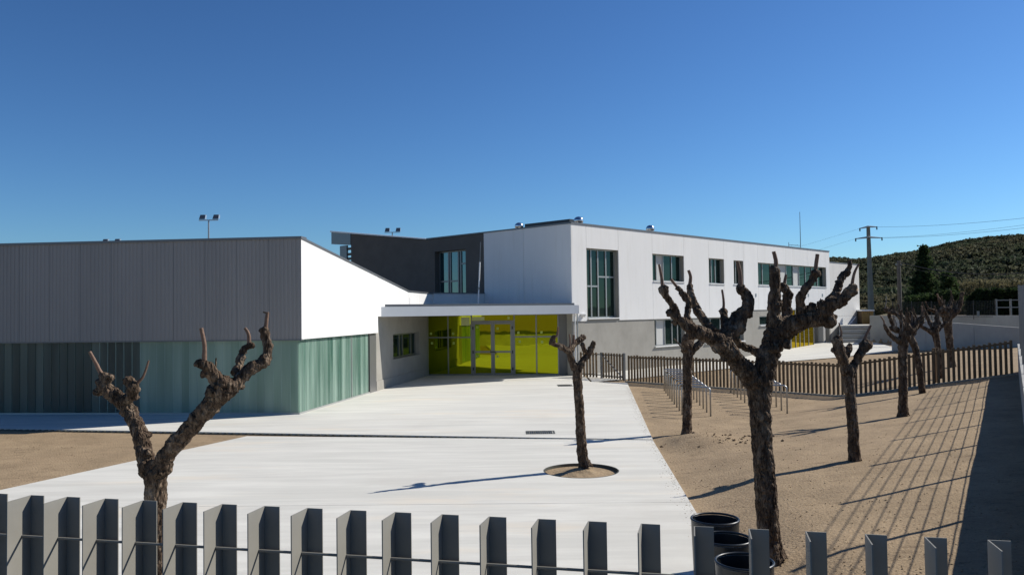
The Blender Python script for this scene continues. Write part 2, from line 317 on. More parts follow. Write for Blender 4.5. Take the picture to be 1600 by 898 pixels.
def jpt(x, off): t = (x-jr0[0])/jd.x; return (jr0[0]+jd.x*t+jn.x*off, jr0[1]+jd.y*t+jn.y*off)
rb = [xy(980, 597.5), xy(1020, 686), xy(1085, 795)]
rn = lerp(rb[1], rb[2], (5.0-rb[1][1])/(rb[2][1]-rb[1][1]))
HB = .045
slab('concrete_slab', [jpt(-32, HB), (jr0[0]+jn.x*HB, jr0[1]+jn.y*HB), rb[0], (3.2, 33.6), (3.3, 39.0), (-4, 39.4), (-5.0, 32.0), (-6.5, 24.2), (-32, 26.8)])
la, lb = xy(390, 680), xy(0, 765); ln = lerp(la, lb, (5-la[1])/(lb[1]-la[1]))
# saw-cut across the front field
cutR = lerp(rb[1], rb[2], .93); cutL = lerp(la, lb, .92)
pit = gp(908, 734.5, .05); PR = .70
hole = [(pit.x+PR*math.cos(a), pit.y+PR*math.sin(a)) for a in np.linspace(0, 2*math.pi, 48, endpoint=False)]
cutL2 = lerp(la, ln, ((cutR[1]+.25)-la[1])/(ln[1]-la[1]))
slab('concrete_slab', [lerp(la, ln, .006), (jr0[0]-jn.x*HB, jr0[1]-jn.y*HB), cutR, cutL2], holes=[hole])
cg = .012
slab('concrete_slab', [(cutL2[0], cutL2[1]-cg), (cutR[0], cutR[1]-cg), rn, ln])
mm = M(); k = 90
a0 = jpt(-14, -HB+.006); a1 = jpt(jr0[0]-.03, -HB+.006); b0 = jpt(-14, HB-.006); b1 = jpt(jr0[0]-.03, HB-.006)
mm.prism([(*a0, -.02), (*a1, -.02), (*b1, -.02), (*b0, -.02)], [(*a0, .028), (*a1, .028), (*b1, .028), (*b0, .028)])
for i in range(90):
    t0 = (i+.1)/90; t1 = (i+.45)/90
    p = [lerp(a0, a1, t0), lerp(a0, a1, t1), lerp(b0, b1, t1), lerp(b0, b1, t0)]
    mm.prism([(*q, .0285) for q in p], [(*q, .042) for q in p])
tag(mk('drain_channel', mm, iron), 'long dark slotted drain channel crossing the pale concrete courtyard', 'drain')
# right-hand apron by the long facade, draped on the rise
def drape(name, poly, dz, mt, step=1.0, label=None):
    bm = bmesh.new(); bm.faces.new([bm.verts.new((x, y, 0)) for x, y in poly])
    for ax in (0, 1):
        lo = min(p[ax] for p in poly); hi = max(p[ax] for p in poly); c = lo+step
        while c < hi:
            no = (1, 0, 0) if ax == 0 else (0, 1, 0); co = (c, 0, 0) if ax == 0 else (0, c, 0)
            bmesh.ops.bisect_plane(bm, geom=bm.verts[:]+bm.edges[:]+bm.faces[:], plane_co=co, plane_no=no); c += step
    for v in bm.verts: v.co.z = G(v.co.x, v.co.y)+dz
    bm.verts.index_update(); v = [tuple(q.co) for q in bm.verts]; f = [tuple(x.index for x in fc.verts) for fc in bm.faces]; bm.free()
    return struct(mk(name, M().add(v, f), mt), label)
q = [gp(*p) for p in ((985, 593), (1134, 577), (1200, 568), (1310, 559), (1396, 550), (1396, 543))]
drape('paved_path', [(3.35, 36.4)]+[(3.3, 33.7)]+[(p.x, p.y) for p in q]+[(24.5, 55), (24, 60), (16.5, 54.0), (3.5, 37.6)], .035, slabm, 1.0, 'pale concrete path along the foot of the long white wing')
# manhole frames
def manhole(px0, py0, px1, py1, label, cut=0):
    a = gp(px0, py1, .05); b = gp(px1, py0, .05); sk = .12
    r = empty('drain_cover', ((a.x+b.x)/2, (a.y+b.y)/2, .05), label, 'drain cover')
    mk('cover_frame', M().box(a.x, b.x, a.y, a.y+.04, .05, .056).box(a.x, b.x, b.y-.04, b.y, .05, .056).box(a.x, a.x+.04, a.y+.04, b.y-.04, .05, .056).box(b.x-.04, b.x, a.y+.04, b.y-.04, .05, .056), iron, r)
    n_ = 12
    for i in range(n_):
        w_ = (b.x-a.x-.1)/n_
        mk('grating_bar', M().box(a.x+.05+i*w_, a.x+.05+(i+.72)*w_, a.y+.045, b.y-.045, .0505, .058), blackm if i % 3 else iron, r)
manhole(822, 672.5, 866, 678, 'dark rectangular drain grating set in the courtyard left of the ringed tree')
manhole(872, 600.5, 893, 603.5, 'small dark drain cover near the green glass entrance')
# tree pit
pr = empty('tree_pit', (pit.x, pit.y, 0), 'round soil pit with steel edge cut in the pale concrete', 'tree pit')
mk('pit_edge', M().lathe([(PR-.004, -.12), (PR-.004, .053), (PR-.02, .053), (PR-.02, -.12)], (pit.x, pit.y, 0), 48), iron, pr)
v = []; f = []; nr, na = 10, 40
for i in range(nr+1):
    for k in range(na):
        rr = (PR-.022)*i/nr; a = 2*math.pi*k/na; x, y = pit.x+rr*math.cos(a), pit.y+rr*math.sin(a)
        v.append((x, y, -.01+.11*math.exp(-((rr)/.3)**2)+.025*noise.noise(Vector((x*7, y*7, 1)))))
for i in range(nr):
    for k in range(na): f.append((i*na+k, i*na+(k+1) % na, (i+1)*na+(k+1) % na, (i+1)*na+k))
soil = mk('soil', M().add(v, f), sand, pr, smooth=True, angle=0)

# loose stones, clods and blown grit on the sandy ground
def scatter(name, n, area, smin, smax, mt, label, flat=.55):
    bm = bmesh.new(); bmesh.ops.create_icosphere(bm, subdivisions=1, radius=1); v0 = np.array([q.co[:] for q in bm.verts]); f0 = np.array([[q.index for q in fc.verts] for fc in bm.faces]); bm.free()
    V_ = []; F_ = []; k = 0
    while k < n:
        x, y = area()
        s_ = smin+(smax-smin)*random.random()**3; v = v0*(1+.3*rng.normal(size=(len(v0), 1)))*s_*np.array([1, random.uniform(.6, 1), flat]); a = random.random()*6.28; c_, s2 = math.cos(a), math.sin(a)
        v = np.stack([v[:, 0]*c_-v[:, 1]*s2+x, v[:, 0]*s2+v[:, 1]*c_+y, v[:, 2]+zoff(x, y)+s_*.15], 1); V_.append(v); F_.append(f0+k*len(v0)); k += 1
    mm = M(); mm.v = np.concatenate(V_).tolist(); mm.f = [tuple(q) for q in np.concatenate(F_).tolist()]
    o = mk(name, mm, mt); o['kind'] = 'stuff'; o['label'] = label; return o
def zoff(x, y): return G(x, y)
def slab_edge(y): return rb[1][0]+(rb[2][0]-rb[1][0])*(y-rb[1][1])/(rb[2][1]-rb[1][1]) if y < rb[1][1] else rb[1][0]+(rb[0][0]-rb[1][0])*(y-rb[1][1])/(rb[0][1]-rb[1][1])
def a_right():
    y = 6.5+22*random.random()**1.6; e = slab_edge(y); return e+.05+random.random()*(.62*y-e), y
def a_left():
    t = random.random(); y = 8+11.5*t; ex = la[0]+(lb[0]-la[0])*(y-la[1])/(lb[1]-la[1]); return ex-.1-random.random()*9, y
def a_heap(): return random.gauss(4.5, .6), random.gauss(17.5, .38)
scatter('gravel', 6000, a_right, .004, .015, sand, 'small loose stones on the sandy yard at right'); scatter('gravel', 1400, a_left, .005, .016, sand, 'small loose stones on the sandy patch at left')
clodm = mat('damp_soil', (.17, .12, .075), .95, spec=.1, var=.5, vscale=12, bump=.6)
scatter('soil_clods', 90, a_heap, .01, .045, clodm, 'dark clods of raked soil at the foot of the straight plane tree')
def zoff(x, y): return .05
def a_edge():
    y = 9+22*random.random(); return slab_edge(y)-.01-abs(random.gauss(0, .10)), y
scatter('blown_grit', 1500, a_edge, .003, .010, sand, 'grit blown from the sand onto the edge of the concrete')
# ---------------------------------------------------------------- gym hall
GA = (-6.37, 23.95); SW = Wall(GA, (-6.37+1.03*2.5, 23.95+6.25*2.5)); FW = Wall(GA, (-6.37-9.55*2.6, 23.95+2.6))
gym = empty('sports_hall', (-14, 28, 0), 'low hall with dark ribbed metal front over green channel glass and blank white gable', 'building')
ZG = 2.27; ZT = 5.26; PRO = .12
FL = FW.L
i = 0; t = .02
while t < FL-.3:                                      # glass channels of the front
    mm = M(); FW.box(mm, t, t+.245, .10, ZG-.02, -.03, 0); FW.box(mm, t, t+.03, .10, ZG-.02, -.09, -.03)
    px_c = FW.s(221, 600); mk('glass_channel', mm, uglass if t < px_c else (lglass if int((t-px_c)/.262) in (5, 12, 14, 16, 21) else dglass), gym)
    if t < 6.3: mk('glass_joint', FW.box(M(), t+.2465, t+.2605, .10, ZG-.02, -.04, .004), jglass, gym)
    t += .262
t = .03; s578 = SW.s(577.5, 600)
while t < s578-.2:
    mm = M(); SW.box(mm, t, t+.245, .10, ZG-.02, -.03, 0); SW.box(mm, t, t+.03, .10, ZG-.02, -.09, -.03)
    mk('glass_channel', mm, sglass, gym)
    mk('glass_joint', SW.box(M(), t+.2465, t+.2605, .10, ZG-.02, -.04, .004), jglass, gym); t += .262
mm = M(); FW.box(mm, -.02, FL, .0, .10, -.12, .015); SW.box(mm, .0, s578, .0, .098, -.12, .012); mk('base_rail', mm, lframe, gym)
mm = M(); SW.box(mm, s578, SW.s(587.5, 600), 0, 2.9, -.3, .02); mk('corner_post', mm, alum, gym)
mm = M(); SW.box(mm, SW.s(549, 600), SW.s(549, 600)+.05, .1, ZG-.02, -.02, .02); mk('glazing_mullion', mm, lframe, gym)
# ribbed cladding panels ~ 1 m wide, each a part
t = -PRO; pw = 1.0
while t < FL-.5:
    mm = M(); prof = []; nrib = 8; w_ = (pw-.012)/nrib
    for k in range(nrib):
        x0 = t+k*w_; prof += [(x0, .0), (x0+w_*.30, .0), (x0+w_*.38, .013), (x0+w_*.92, .013)]
    prof.append((t+pw-.012, 0))
    vb = []; 
    for (a, o) in prof: vb += [FW.pt(a, ZG, PRO-.03+o), FW.pt(a, ZT, PRO-.03+o)]
    mm.add(vb, [(2*k, 2*k+2, 2*k+3, 2*k+1) for k in range(len(prof)-1)])
    mk('cladding_panel', mm, clad, gym); t += pw
mm = M(); FW.box(mm, -PRO+.02, FL, ZG+.01, ZT-.01, -.12, PRO-.035); mk('backing_wall', mm, cladd, gym)
mm = M(); FW.box(mm, -PRO-.03, FL, ZT, ZT+.07, -.3, PRO+.03); mk('parapet_cap', mm, flash, gym)
mm = M(); FW.box(mm, -PRO, FL, ZG-.03, ZG+.008, -.12, PRO-.01); mk('soffit_trim', mm, flash, gym)
# white gable
s586 = SW.s(586, 500); s634, z634 = SW.hit(634.5, 456); s673, z673 = SW.hit(673, 459.5)
def gtop(s): return ZT+(z634-ZT)*s/s634 if s < s634 else z634+(z673-z634)*(s-s634)/(s673-s634)
cuts = [.0, SW.s(536, 500), s586]
JT = .012
for a, b_ in zip(cuts[:-1], cuts[1:]):
    mm = M(); SW.poly(mm, [(a-(.06 if a == 0 else 0), ZG), (b_-JT, ZG), (b_-JT, gtop(b_)), (a-(.06 if a == 0 else 0), gtop(a))], -.1, PRO); mk('white_panel', mm, white, gym)
for a, b_ in ((s586, s634), (s634, s673)):
    mm = M(); SW.poly(mm, [(a, 2.9), (b_-JT, 2.9), (b_-JT, gtop(b_)), (a, gtop(a))], -.1, PRO-.004); mk('white_panel', mm, white, gym)
mm = M()
SW.poly(mm, [(-PRO, ZT+.005), (s634, z634+.005), (s634, z634+.06), (-PRO, ZT+.065)], -.3, PRO+.03); SW.poly(mm, [(s634+.003, z634+.005), (s673, z673+.005), (s673, z673+.06), (s634+.003, z634+.06)], -.3, PRO+.03)
mk('gable_cap', mm, flash, gym)
# roof, back and far side of the hall
mm = M(); e = SW.d*s634
def gpt(a, b_, z): p = Vector(GA)+FW.d*a+SW.d*b_; return (p.x, p.y, z)
mm.prism([gpt(.2, .2, ZT-.35), gpt(FL, .2, ZT-.35), gpt(FL, s634, z634-.35), gpt(.2, s634, z634-.35)], [gpt(.2, .2, ZT-.1), gpt(FL, .2, ZT-.1), gpt(FL, s634, z634-.1), gpt(.2, s634, z634-.1)])
mk('roof', mm, roofm, gym)
mm = M(); mm.prism([gpt(0.3, s634-.4, 0), gpt(FL, s634-.4, 0), gpt(FL, s634, 0), gpt(0.3, s634, 0)], [gpt(.3, s634-.4, z634-.36), gpt(FL, s634-.4, z634-.36), gpt(FL, s634, z634-.36), gpt(.3, s634, z634-.36)])
mm.prism([gpt(FL-.2, 0.2, 0), gpt(FL, 0.2, 0), gpt(FL, s634-.41, 0), gpt(FL-.2, s634-.41, 0)], [gpt(FL-.2, .2, ZT-.36), gpt(FL, .2, ZT-.36), gpt(FL, s634-.41, z634-.36), gpt(FL-.2, s634-.41, z634-.36)])
mk('rear_wall', mm, greyc, gym)
mm = M(); mm.prism([gpt(.15, .15, .0), gpt(FL, .15, .0), gpt(FL, s634-.5, 0), gpt(.15, s634-.5, 0)], [gpt(.15, .15, .09), gpt(FL, .15, .09), gpt(FL, s634-.5, .09), gpt(.15, s634-.5, .09)]); mk('hall_floor', mm, aconc, gym)
mk('inner_pale_board', FW.box(M(), .8, FW.s(221, 600)-.1, .1, 3.2, -3.1, -3.0), aconc, gym)  # pale board added to brighten the interior seen through the front glass
for px in (455, 345, 140):                            # columns right behind the glass
    s_ = FW.s(px, 600, -.4); mm = M(); FW.box(mm, s_-.13, s_+.13, .09, 4.0, -.65, -.35); mk('column', mm, lconc, gym)
s55, s220 = FW.s(57, 600), FW.s(221, 600)
mm = M(); FW.box(mm, s220, s55, .1, ZG, -.20, -.14); mk('inner_board', mm, blackm, gym)
mm = M(); FW.box(mm, FW.s(385, 600), s220-.06, .1, ZG, -.42, -.40); mk('inner_pale_sheet', mm, white, gym)  # pale sheet added behind the front glass to make it look lighter
for px in (40, 24, 8, -10, -30, -60):
    s_ = FW.s(px, 600); mm = M(); FW.box(mm, s_-.09, s_+.09, .1, ZG, -.3, -.2); mk('inner_fin', mm, greyc, gym)
mm = M(); FW.box(mm, s55+1.5, FL-.3, .1, ZG, -.5, -.44); mk('inner_board', mm, darkr, gym)
mm = M(); FW.box(mm, .6, s220-.05, .1, .62, -1.2, -1.1); mk('inner_bench', mm, darkr, gym)

# ---------------------------------------------------------------- main school building
A = Vector((2.73, 36.8)); RD = Vector((.691, .723)); FD = Vector((-.725, .689))
R = Wall(A, A+RD*35.2); FR = Wall(A, A+FD*19.5)
sch = empty('school_building', (8, 48, 0), 'long two storey white panelled school wing over a grey ground floor with lime glass entrance', 'building')
ZR = 7.0; sE = R.s(1296, 450); zE = 6.93
def rrect(x0, x1, yt, yb, xr=None):
    """opening on the long facade: pixel of left edge top/bottom and right edge"""
    a, zt = R.hit(x0, yt); _, zb = R.hit(x0, yb); b_ = R.s(x1, (yt+yb)/2); return [a, b_, zb, zt]
W0 = rrect(916.5, 965.5, 387.5, 497)
U1 = rrect(1019.5, 1067.5, 396.3, 438.7); U2 = rrect(1107.5, 1130.5, 403.2, 442.5); U3 = rrect(1145, 1161.5, 406.5, 443.5); U4 = rrect(1184, 1290, 410, 445)
zj1 = R.hit(1000, 499)[1]; zj2 = R.hit(1180, 484)[1]
G1 = rrect(1022.5, 1070, 499.5, 541); G2 = rrect(1101, 1162, 497.5, 536); G3 = rrect(1186.5, 1203, 494, 508)
D1 = [R.s(1232, 500), R.s(1268, 500), .2, zj2]; D2 = [R.s(1268.5, 500), R.s(1296, 500)-.05, .2, zj2-.02]
G1[3] = zj1-.02; G2[3] = zj1-.02
holes = [W0, U1, U2, U3, U4, G1, G2, G3, D1, D2]
mm = M(); R.grid(mm, 0, sE, -.3, ZR-.06, holes, -.32, 0); mk('wall', mm, greyc, sch)
# white facing panels
PT = .045
cols = [0.0]+[R.s(p, 450) for p in (915.8, 966, 1019, 1068.2, 1107, 1131, 1184, 1228, 1262, 1290.5)]+[sE]
s1162 = R.s(1162, 480)
def panel(s0, s1, z0, z1, j=.016):
    if z1-z0 < .05 or s1-s0 < .05: return
    mm = M(); R.box(mm, s0+j/2, s1-j/2, z0, z1, 0.002, PT); mk('white_panel', mm, white, sch)
cols.insert(7, s1162)
cols = sorted(cols)
for a, b_ in zip(cols[:-1], cols[1:]):
    zb = zj1 if (a+b_)/2 < s1162 else zj2
    mid = (a+b_)/2; hs_ = [h for h in (W0, U1, U2, U3, U4) if h[0]-.08 < mid < h[1]+.08]
    if not hs_: panel(a, b_, zb, ZR); continue
    h = hs_[0]
    if h is U3:
        mm = M(); R.grid(mm, a+.008, b_-.008, zb, ZR, [U3], .002, PT); mk('white_panel', mm, white, sch); continue
    panel(a, b_, h[3], ZR)
    if h is not W0: panel(a, b_, zb, h[2])
mm = M(); R.box(mm, -.05, sE, ZR+.003, ZR+.075, -.4, PT+.035); mk('parapet_cap', mm, flash, sch)
def window(W, h, rec, vs, hsplit, glass, fr=lframe, fw_=.05, extra=(), blinds=(), sill=True, parent=None, lower=None):
    s0, s1, z0, z1 = h; fm = M(); o0, o1 = -rec-.05, -rec+.02
    W.box(fm, s0+.003, s0+fw_, z0, z1, o0, o1); W.box(fm, s1-fw_, s1-.003, z0, z1, o0, o1)
    W.box(fm, s0+fw_, s1-fw_, z0, z0+fw_, o0, o1); W.box(fm, s0+fw_, s1-fw_, z1-fw_, z1-.003, o0, o1)
    v_ = [s0+(s1-s0)*k for k in vs]
    for a in v_: W.box(fm, a-fw_*.6, a+fw_*.6, z0+fw_, z1-fw_, o0, o1+.01)
    ed = [s0]+v_+[s1]
    for i in range(len(ed)-1):
        for hk in (hsplit[i] if hsplit else ()):
            zz = z0+(z1-z0)*hk; W.box(fm, ed[i]+fw_*.6, ed[i+1]-fw_*.6, zz-fw_*.6, zz+fw_*.6, o0, o1+.004)
    fo = mk('window', fm, fr, parent or sch)
    for i in range(len(ed)-1):
        zz = [z0+fw_]+[z0+(z1-z0)*k for k in (hsplit[i] if hsplit else ())]+[z1-fw_]
        for j in range(len(zz)-1):
            pm = M(); W.box(pm, ed[i]+fw_*.62, ed[i+1]-fw_*.62, zz[j]+.002, zz[j+1]-.002, -rec-.03, -rec-.018)
            if i in blinds: mk('blind', pm, blind, fo)
            else: mk('pane', pm, glass, fo)
    if sill:
        sm = M(); W.box(sm, s0-.03, s1+.03, z0-.05, z0-.004, -rec+.03, PT+.05); mk('sill', sm, wflash if W is R else alum, fo)
    return fo
window(R, W0, .2, [.22, .44, .70], [[.46], [.46], [.60], [.60]], tealg, fw_=.06)
window(R, U1, .2, [.20, .42, .70], None, tealg, blinds=(1,))
window(R, U2, .2, [.33, .6], None, tealg); window(R, U3, .2, [.5], None, tealg)
window(R, U4, .2, [.09, .2, .3, .42, .52, .61, .71, .81, .9], None, tealg, blinds=(3, 5))
window(R, G1, .2, [.14, .42, .66, .85], None, tealg, blinds=(1,)); window(R, G2, .2, [.2, .45, .7], None, tealg); window(R, G3, .12, [], None, tealg)
# amber vestibule
def glazing(W, s0, s1, z0, z1, verts, hz, glass, parent, o=0, name='glazed_screen', fm_=lframe, fw_=.05):
    fm = M(); ed = [s0]+verts+[s1]
    for a in ed: W.box(fm, a-fw_/2, a+fw_/2, z0, z1, o-.04, o+.04)
    for i in range(len(ed)-1):
        for zz in [z0+fw_/2]+hz[i]+[z1-fw_/2]: W.box(fm, ed[i]+fw_/2, ed[i+1]-fw_/2, zz-fw_/2, zz+fw_/2, o-.038, o+.038)
    fo = mk(name, fm, fm_, parent)
    for i in range(len(ed)-1):
        zz = [z0+fw_]+hz[i]+[z1-fw_]
        for j in range(len(zz)-1):
            pm = M(); W.box(pm, ed[i]+fw_/2, ed[i+1]-fw_/2, zz[j]+fw_/2*(j > 0)+.001, zz[j+1]-fw_/2*(j < len(zz)-2)-.001, o-.006, o+.006); mk('pane', pm, glass, fo)
    return fo
dv = [D1[0]+(D1[1]-D1[0])*k for k in (.2, .38, .56, .76)]
glazing(R, D1[0]+.03, D1[1]-.03, .22, zj2, dv, [[], [2.0, 1.5], [2.0, 1.5], [], []], yellg, sch, o=.12)
mm = M(); R.box(mm, D2[0]+.1, D2[1]-.1, .2, zj2-.05, -2.2, -2.1); mk('porch_wall', mm, lconc, sch)
mm = M(); R.box(mm, D2[0], D2[0]+.55*(D2[1]-D2[0]), .25, zj2-.1, -1.6, -1.56); mk('porch_door', mm, tealg, sch)
mm = M(); cs = R.s(1287, 500); R.box(mm, cs-.17, cs+.17, .15, zj2-.003, -.34, .03); mk('porch_column', mm, lconc, sch)
mm = M(); R.box(mm, D1[0], sE-.05, 0, .33, -2.2, -.33); mk('porch_floor', mm, slabm, sch)
# annex at the far end, boarded concrete
sN = R.s(1345, 450); zN = 6.27
AX = R
for z0, z1 in ((-.3, 2.35), (2.36, 4.35), (4.36, zN)):
    for a, b_ in ((sE+.02, (sE+sN)/2), ((sE+sN)/2+.012, sN)):
        mm = M(); R.box(mm, a, b_, z0, z1, -.45, -.12); mk('concrete_panel', mm, aconc, sch)
mm = M(); R.box(mm, sE+.02, sN+.02, zN+.002, zN+.05, -.5, -.09); mk('annex_cap', mm, flash, sch)
mm = M()
for W_, (a, b_, c, d) in ((R, (sN-.3, sN, -8, -.46)),): W_.box(mm, a, b_, -.3, zN-.01, c, d)
R.box(mm, sE, sN, -.3, zN-.01, -8.3, -8.01); R.box(mm, sE, sN-.31, zN-.3, zN-.05, -8, -.46)
R.box(mm, sE-.32, sE, -.3, ZR-.06, -7.35, -.33); mk('annex_body', mm, lconc, sch)
# handrail on the annex wall and ventilation grilles
mm = M(); a = R.pt(R.s(1319, 530), 1.25, -.02); b_ = R.pt(R.s(1338, 512), 2.25, -.02); mm.tube([a, b_], .03); mk('handrail', mm, wflash, sch)
for px in (1180, 1200, 1262, 1284):
    s_, z_ = R.hit(px, 461); mm = M(); R.box(mm, s_-.07, s_+.07, z_-.1, z_+.1, PT+.002, PT+.02); mk('vent_grille', mm, steel, sch)
# front block: white part then dark render
s757 = FR.s(757, 400); s819 = FR.s(819, 400); s667 = FR.s(667, 400); s549 = FR.s(549, 380); s519 = FR.s(519, 370); z519 = FR.hit(519.5, 362.9)[1]
for a, b_ in ((0, s819), (s819, s757)):
    mm = M(); FR.box(mm, a+(.0 if a == 0 else .008)-(PT if a == 0 else 0), b_-.008, 3.2, ZR, .002, PT); mk('white_panel', mm, white, sch)
mm = M(); FR.box(mm, 0.33, s757, 3.0, ZR-.06, -.3, 0); mk('wall', mm, darkr, sch)
wa, wzt = FR.hit(728, 389); wb = FR.s(680, 400); wzb = FR.hit(700, 461)[1]-.2
DWh = [wa, wb, wzb, wzt]
mm = M(); FR.grid(mm, s757+.002, s667, 2.6, ZR-.02, [DWh], -.45, .03); mk('dark_wall', mm, darkr, sch)
mm = M()
for i in range(2):
    pass
FR.poly(mm, [(s667+.002, 2.6), (s549, 2.6), (s549, ZR+(z519-ZR)*(s549-s667)/(s519-s667)-.02), (s667+.002, ZR-.02)], -.45, .03); mk('dark_wall', mm, darkr, sch)
def sl(s): return ZR+(z519-ZR)*(s-s667)/(s519-s667)
mm = M(); FR.poly(mm, [(s667-.1, ZR-.25), (s549+.01, sl(s549)-.25), (s549+.01, sl(s549)-.66), (s519, sl(s519)-.72), (s519, sl(s519)), (s667-.1, ZR-.01)], -1.5, -.46)
mk('sloping_roof', mm, darkr, sch)
mm = M(); FR.poly(mm, [(s549+.01, sl(s549)-.68), (s519, sl(s519)-.74), (s519, sl(s519)), (s549+.01, sl(s549))], -.455, .06); mk('roof_fascia', mm, alum, sch)
mm = M(); FR.poly(mm, [(s667-.05, ZR+.003), (s519+.05, z519+.003), (s519+.05, z519+.09), (s667-.05, ZR+.06)], -1.6, .12); mk('roof_flashing', mm, wflash, sch)
mm = M(); FR.box(mm, -.03, s667-.06, ZR+.004, ZR+.07, -.4, PT+.035); mk('parapet_cap', mm, flash, sch)
a, b_ = FR.s(541.5, 390), FR.s(531, 390); mm = M(); FR.box(mm, a, b_, 2.6, sl(s549)-.66, -.12, 0); mk('pillar', mm, alum, sch)
for py in (388.5, 397, 404, 411):
    z_ = FR.hit(545, py)[1]; mm = M(); FR.box(mm, s549+.01, a-.01, z_-.075, z_+.075, -.10, -.06); mk('louvre', mm, darkr, sch)
window(FR, DWh, .28, [.07, .28, .36, .62, .68], [[.5], [.72], [], [.37], [], [.37]], blueg, fr=alum, fw_=.07, sill=False)
# roofs and rear walls
def rp_(a, b_, z): p = A+RD*a+FD*b_; return (p.x, p.y, z)
mm = M(); mm.prism([rp_(.35, .35, 6.3), rp_(sE-.4, .35, 6.3), rp_(sE-.4, 10.1, 6.3), rp_(.35, 10.1, 6.3)], [rp_(.35, .35, 6.62), rp_(sE-.4, .35, 6.62), rp_(sE-.4, 10.1, 6.62), rp_(.35, 10.1, 6.62)]); mk('roof', mm, roofm, sch)
mm = M(); mm.prism([rp_(.5, 10.11, -.2), rp_(sE, 10.11, -.2), rp_(sE, 10.4, -.2), rp_(.5, 10.4, -.2)], [rp_(.5, 10.11, 6.9), rp_(sE, 10.11, 6.9), rp_(sE, 10.4, 6.9), rp_(.5, 10.4, 6.9)])
mm.prism([rp_(sE-.3, .5, -.2), rp_(sE, .5, -.2), rp_(sE, 10.1, -.2), rp_(sE-.3, 10.1, -.2)], [rp_(sE-.3, .5, 6.9), rp_(sE, .5, 6.9), rp_(sE, 10.1, 6.9), rp_(sE-.3, 10.1, 6.9)]); mk('rear_wall', mm, greyc, sch)
# terrace parapet between gable and block
PW = Wall(tuple(SW.pt(s673, 0, PRO).xy), tuple(FR.pt(s757-.02, 0, PT+.01).xy))
mm = M(); PW.box(mm, .02, PW.L, 3.1, 3.93, -.2, 0); mk('terrace_parapet', mm, white, sch)
mm = M(); PW.box(mm, 0, PW.L, 3.933, 3.985, -.25, .03); mk('parapet_cap', mm, flash, sch)
# canopy
L_ = gp(583.5, 479.6, 3.26).xy; L_ = Vector((-.172*31.0, 31.0)); Rr = Vector((2.93, 35.9))
Sx = SW.pt(14.9, 0, .16).xy; FP = FR.pt(8.6, 0, -.0).xy
def pz(pts, z): return [(p[0], p[1], z) for p in pts]
sb = SW.pt(SW.s(584, 480)+.2, 0, .02).xy
outl = [L_, Rr, Vector((2.95, 36.75)), A+FD*.05+Vector((0, .1)), FR.pt(6, 0, .06).xy, SW.pt(s673-.1, 0, PRO+.01).xy]
mm = M(); mm.prism(pz(outl, 2.905), pz(outl, 3.10)); mk('canopy_slab', mm, white, sch)
CW = Wall(L_, Rr); mm = M(); CW.box(mm, 0, CW.L, 2.88, 3.262, -.02, .05)
CR = Wall(Rr, (3.0, 36.8)); mm.prism(pz([Rr+Vector((.0, .05)), Rr+Vector((.05, 0)), Vector((3.05, 36.74)), Vector((2.96, 36.74))], 2.88), pz([Rr+Vector((0, .05)), Rr+Vector((.05, 0)), Vector((3.05, 36.74)), Vector((2.96, 36.74))], 3.26))
mk('canopy_fascia', mm, fascia, sch)
in_ = [L_+Vector((.25, .5)), Rr+Vector((-.12, .45)), Vector((2.70, 36.72)), FR.pt(6, 0, .06).xy, SW.pt(s673-.1, 0, PRO+.02).xy]
mm = M(); mm.prism(pz(in_, 3.102), pz(in_, 3.36)); mk('canopy_roof', mm, flash, sch)
# terrace deck and lobby
GZ = Wall((-4.0, 38.2), (2.75, 37.2))
td = [SW.pt(s673-.3, 0, -.2).xy, FR.pt(5.5, 0, -.3).xy, FR.pt(19, 0, -.5).xy, SW.pt(s673+6, 0, -6).xy]
mm = M(); mm.prism(pz(td, 2.6), pz(td, 3.0)); mk('terrace_deck', mm, roofm, sch)
# entrance side wall with its small window
s588 = SW.s(587.5, 600); s668 = GZ and SW.s(668, 560)
ea, ez1 = SW.hit(614.2, 522.2); eb = SW.s(655.5, 535); ez0 = SW.hit(614.4, 561.5)[1]
mm = M(); SW.grid(mm, s588+.002, 14.6, 0, 2.9, [[ea, eb, ez0, ez1]], -.3, 0); mk('entrance_wall', mm, greyc, sch)
mm = M(); SW.box(mm, s588+.004, 14.5, .045, .42, 0.002, .03); mk('plinth', mm, greyc, sch)
window(SW, [ea, eb, ez0, ez1], .22, [.38, .5, .82], None, tealg, fr=alum, fw_=.07, sill=False)
# lime glazed entrance
g0, g1 = GZ.s(668, 560), GZ.s(873, 560); ZC = 2.9
P = lambda px: GZ.s(px, 550)
zs = GZ.hit(700, 527)[1]
lf = glazing(GZ, g0+.03, P(737), .05, ZC, [P(700.6)], [[zs], [zs]], greeng, sch, fm_=alum, fw_=.06, name='glazed_screen')
rf = glazing(GZ, P(804), g1, .05, ZC, [P(838.5)], [[zs], [zs]], greeng, sch, fm_=alum, fw_=.06, name='glazed_screen')
zt = GZ.hit(770, 502)[1]
dm = M(); GZ.box(dm, P(737)+.032, P(804)-.032, zt-.04, zt+.04, -.04, .05); GZ.box(dm, P(737)+.032, P(737)+.09, .05, zt-.04, -.04, .05); GZ.box(dm, P(804)-.09, P(804)-.032, .05, zt-.04, -.04, .05)
df = mk('door_frame', dm, alum, sch); pm = M(); GZ.box(pm, P(737)+.035, P(804)-.035, zt+.045, ZC-.01, -.006, .006); mk('pane', pm, greeng, df)
zm = GZ.hit(770, 549.5)[1]; mid = (P(737)+P(804))/2
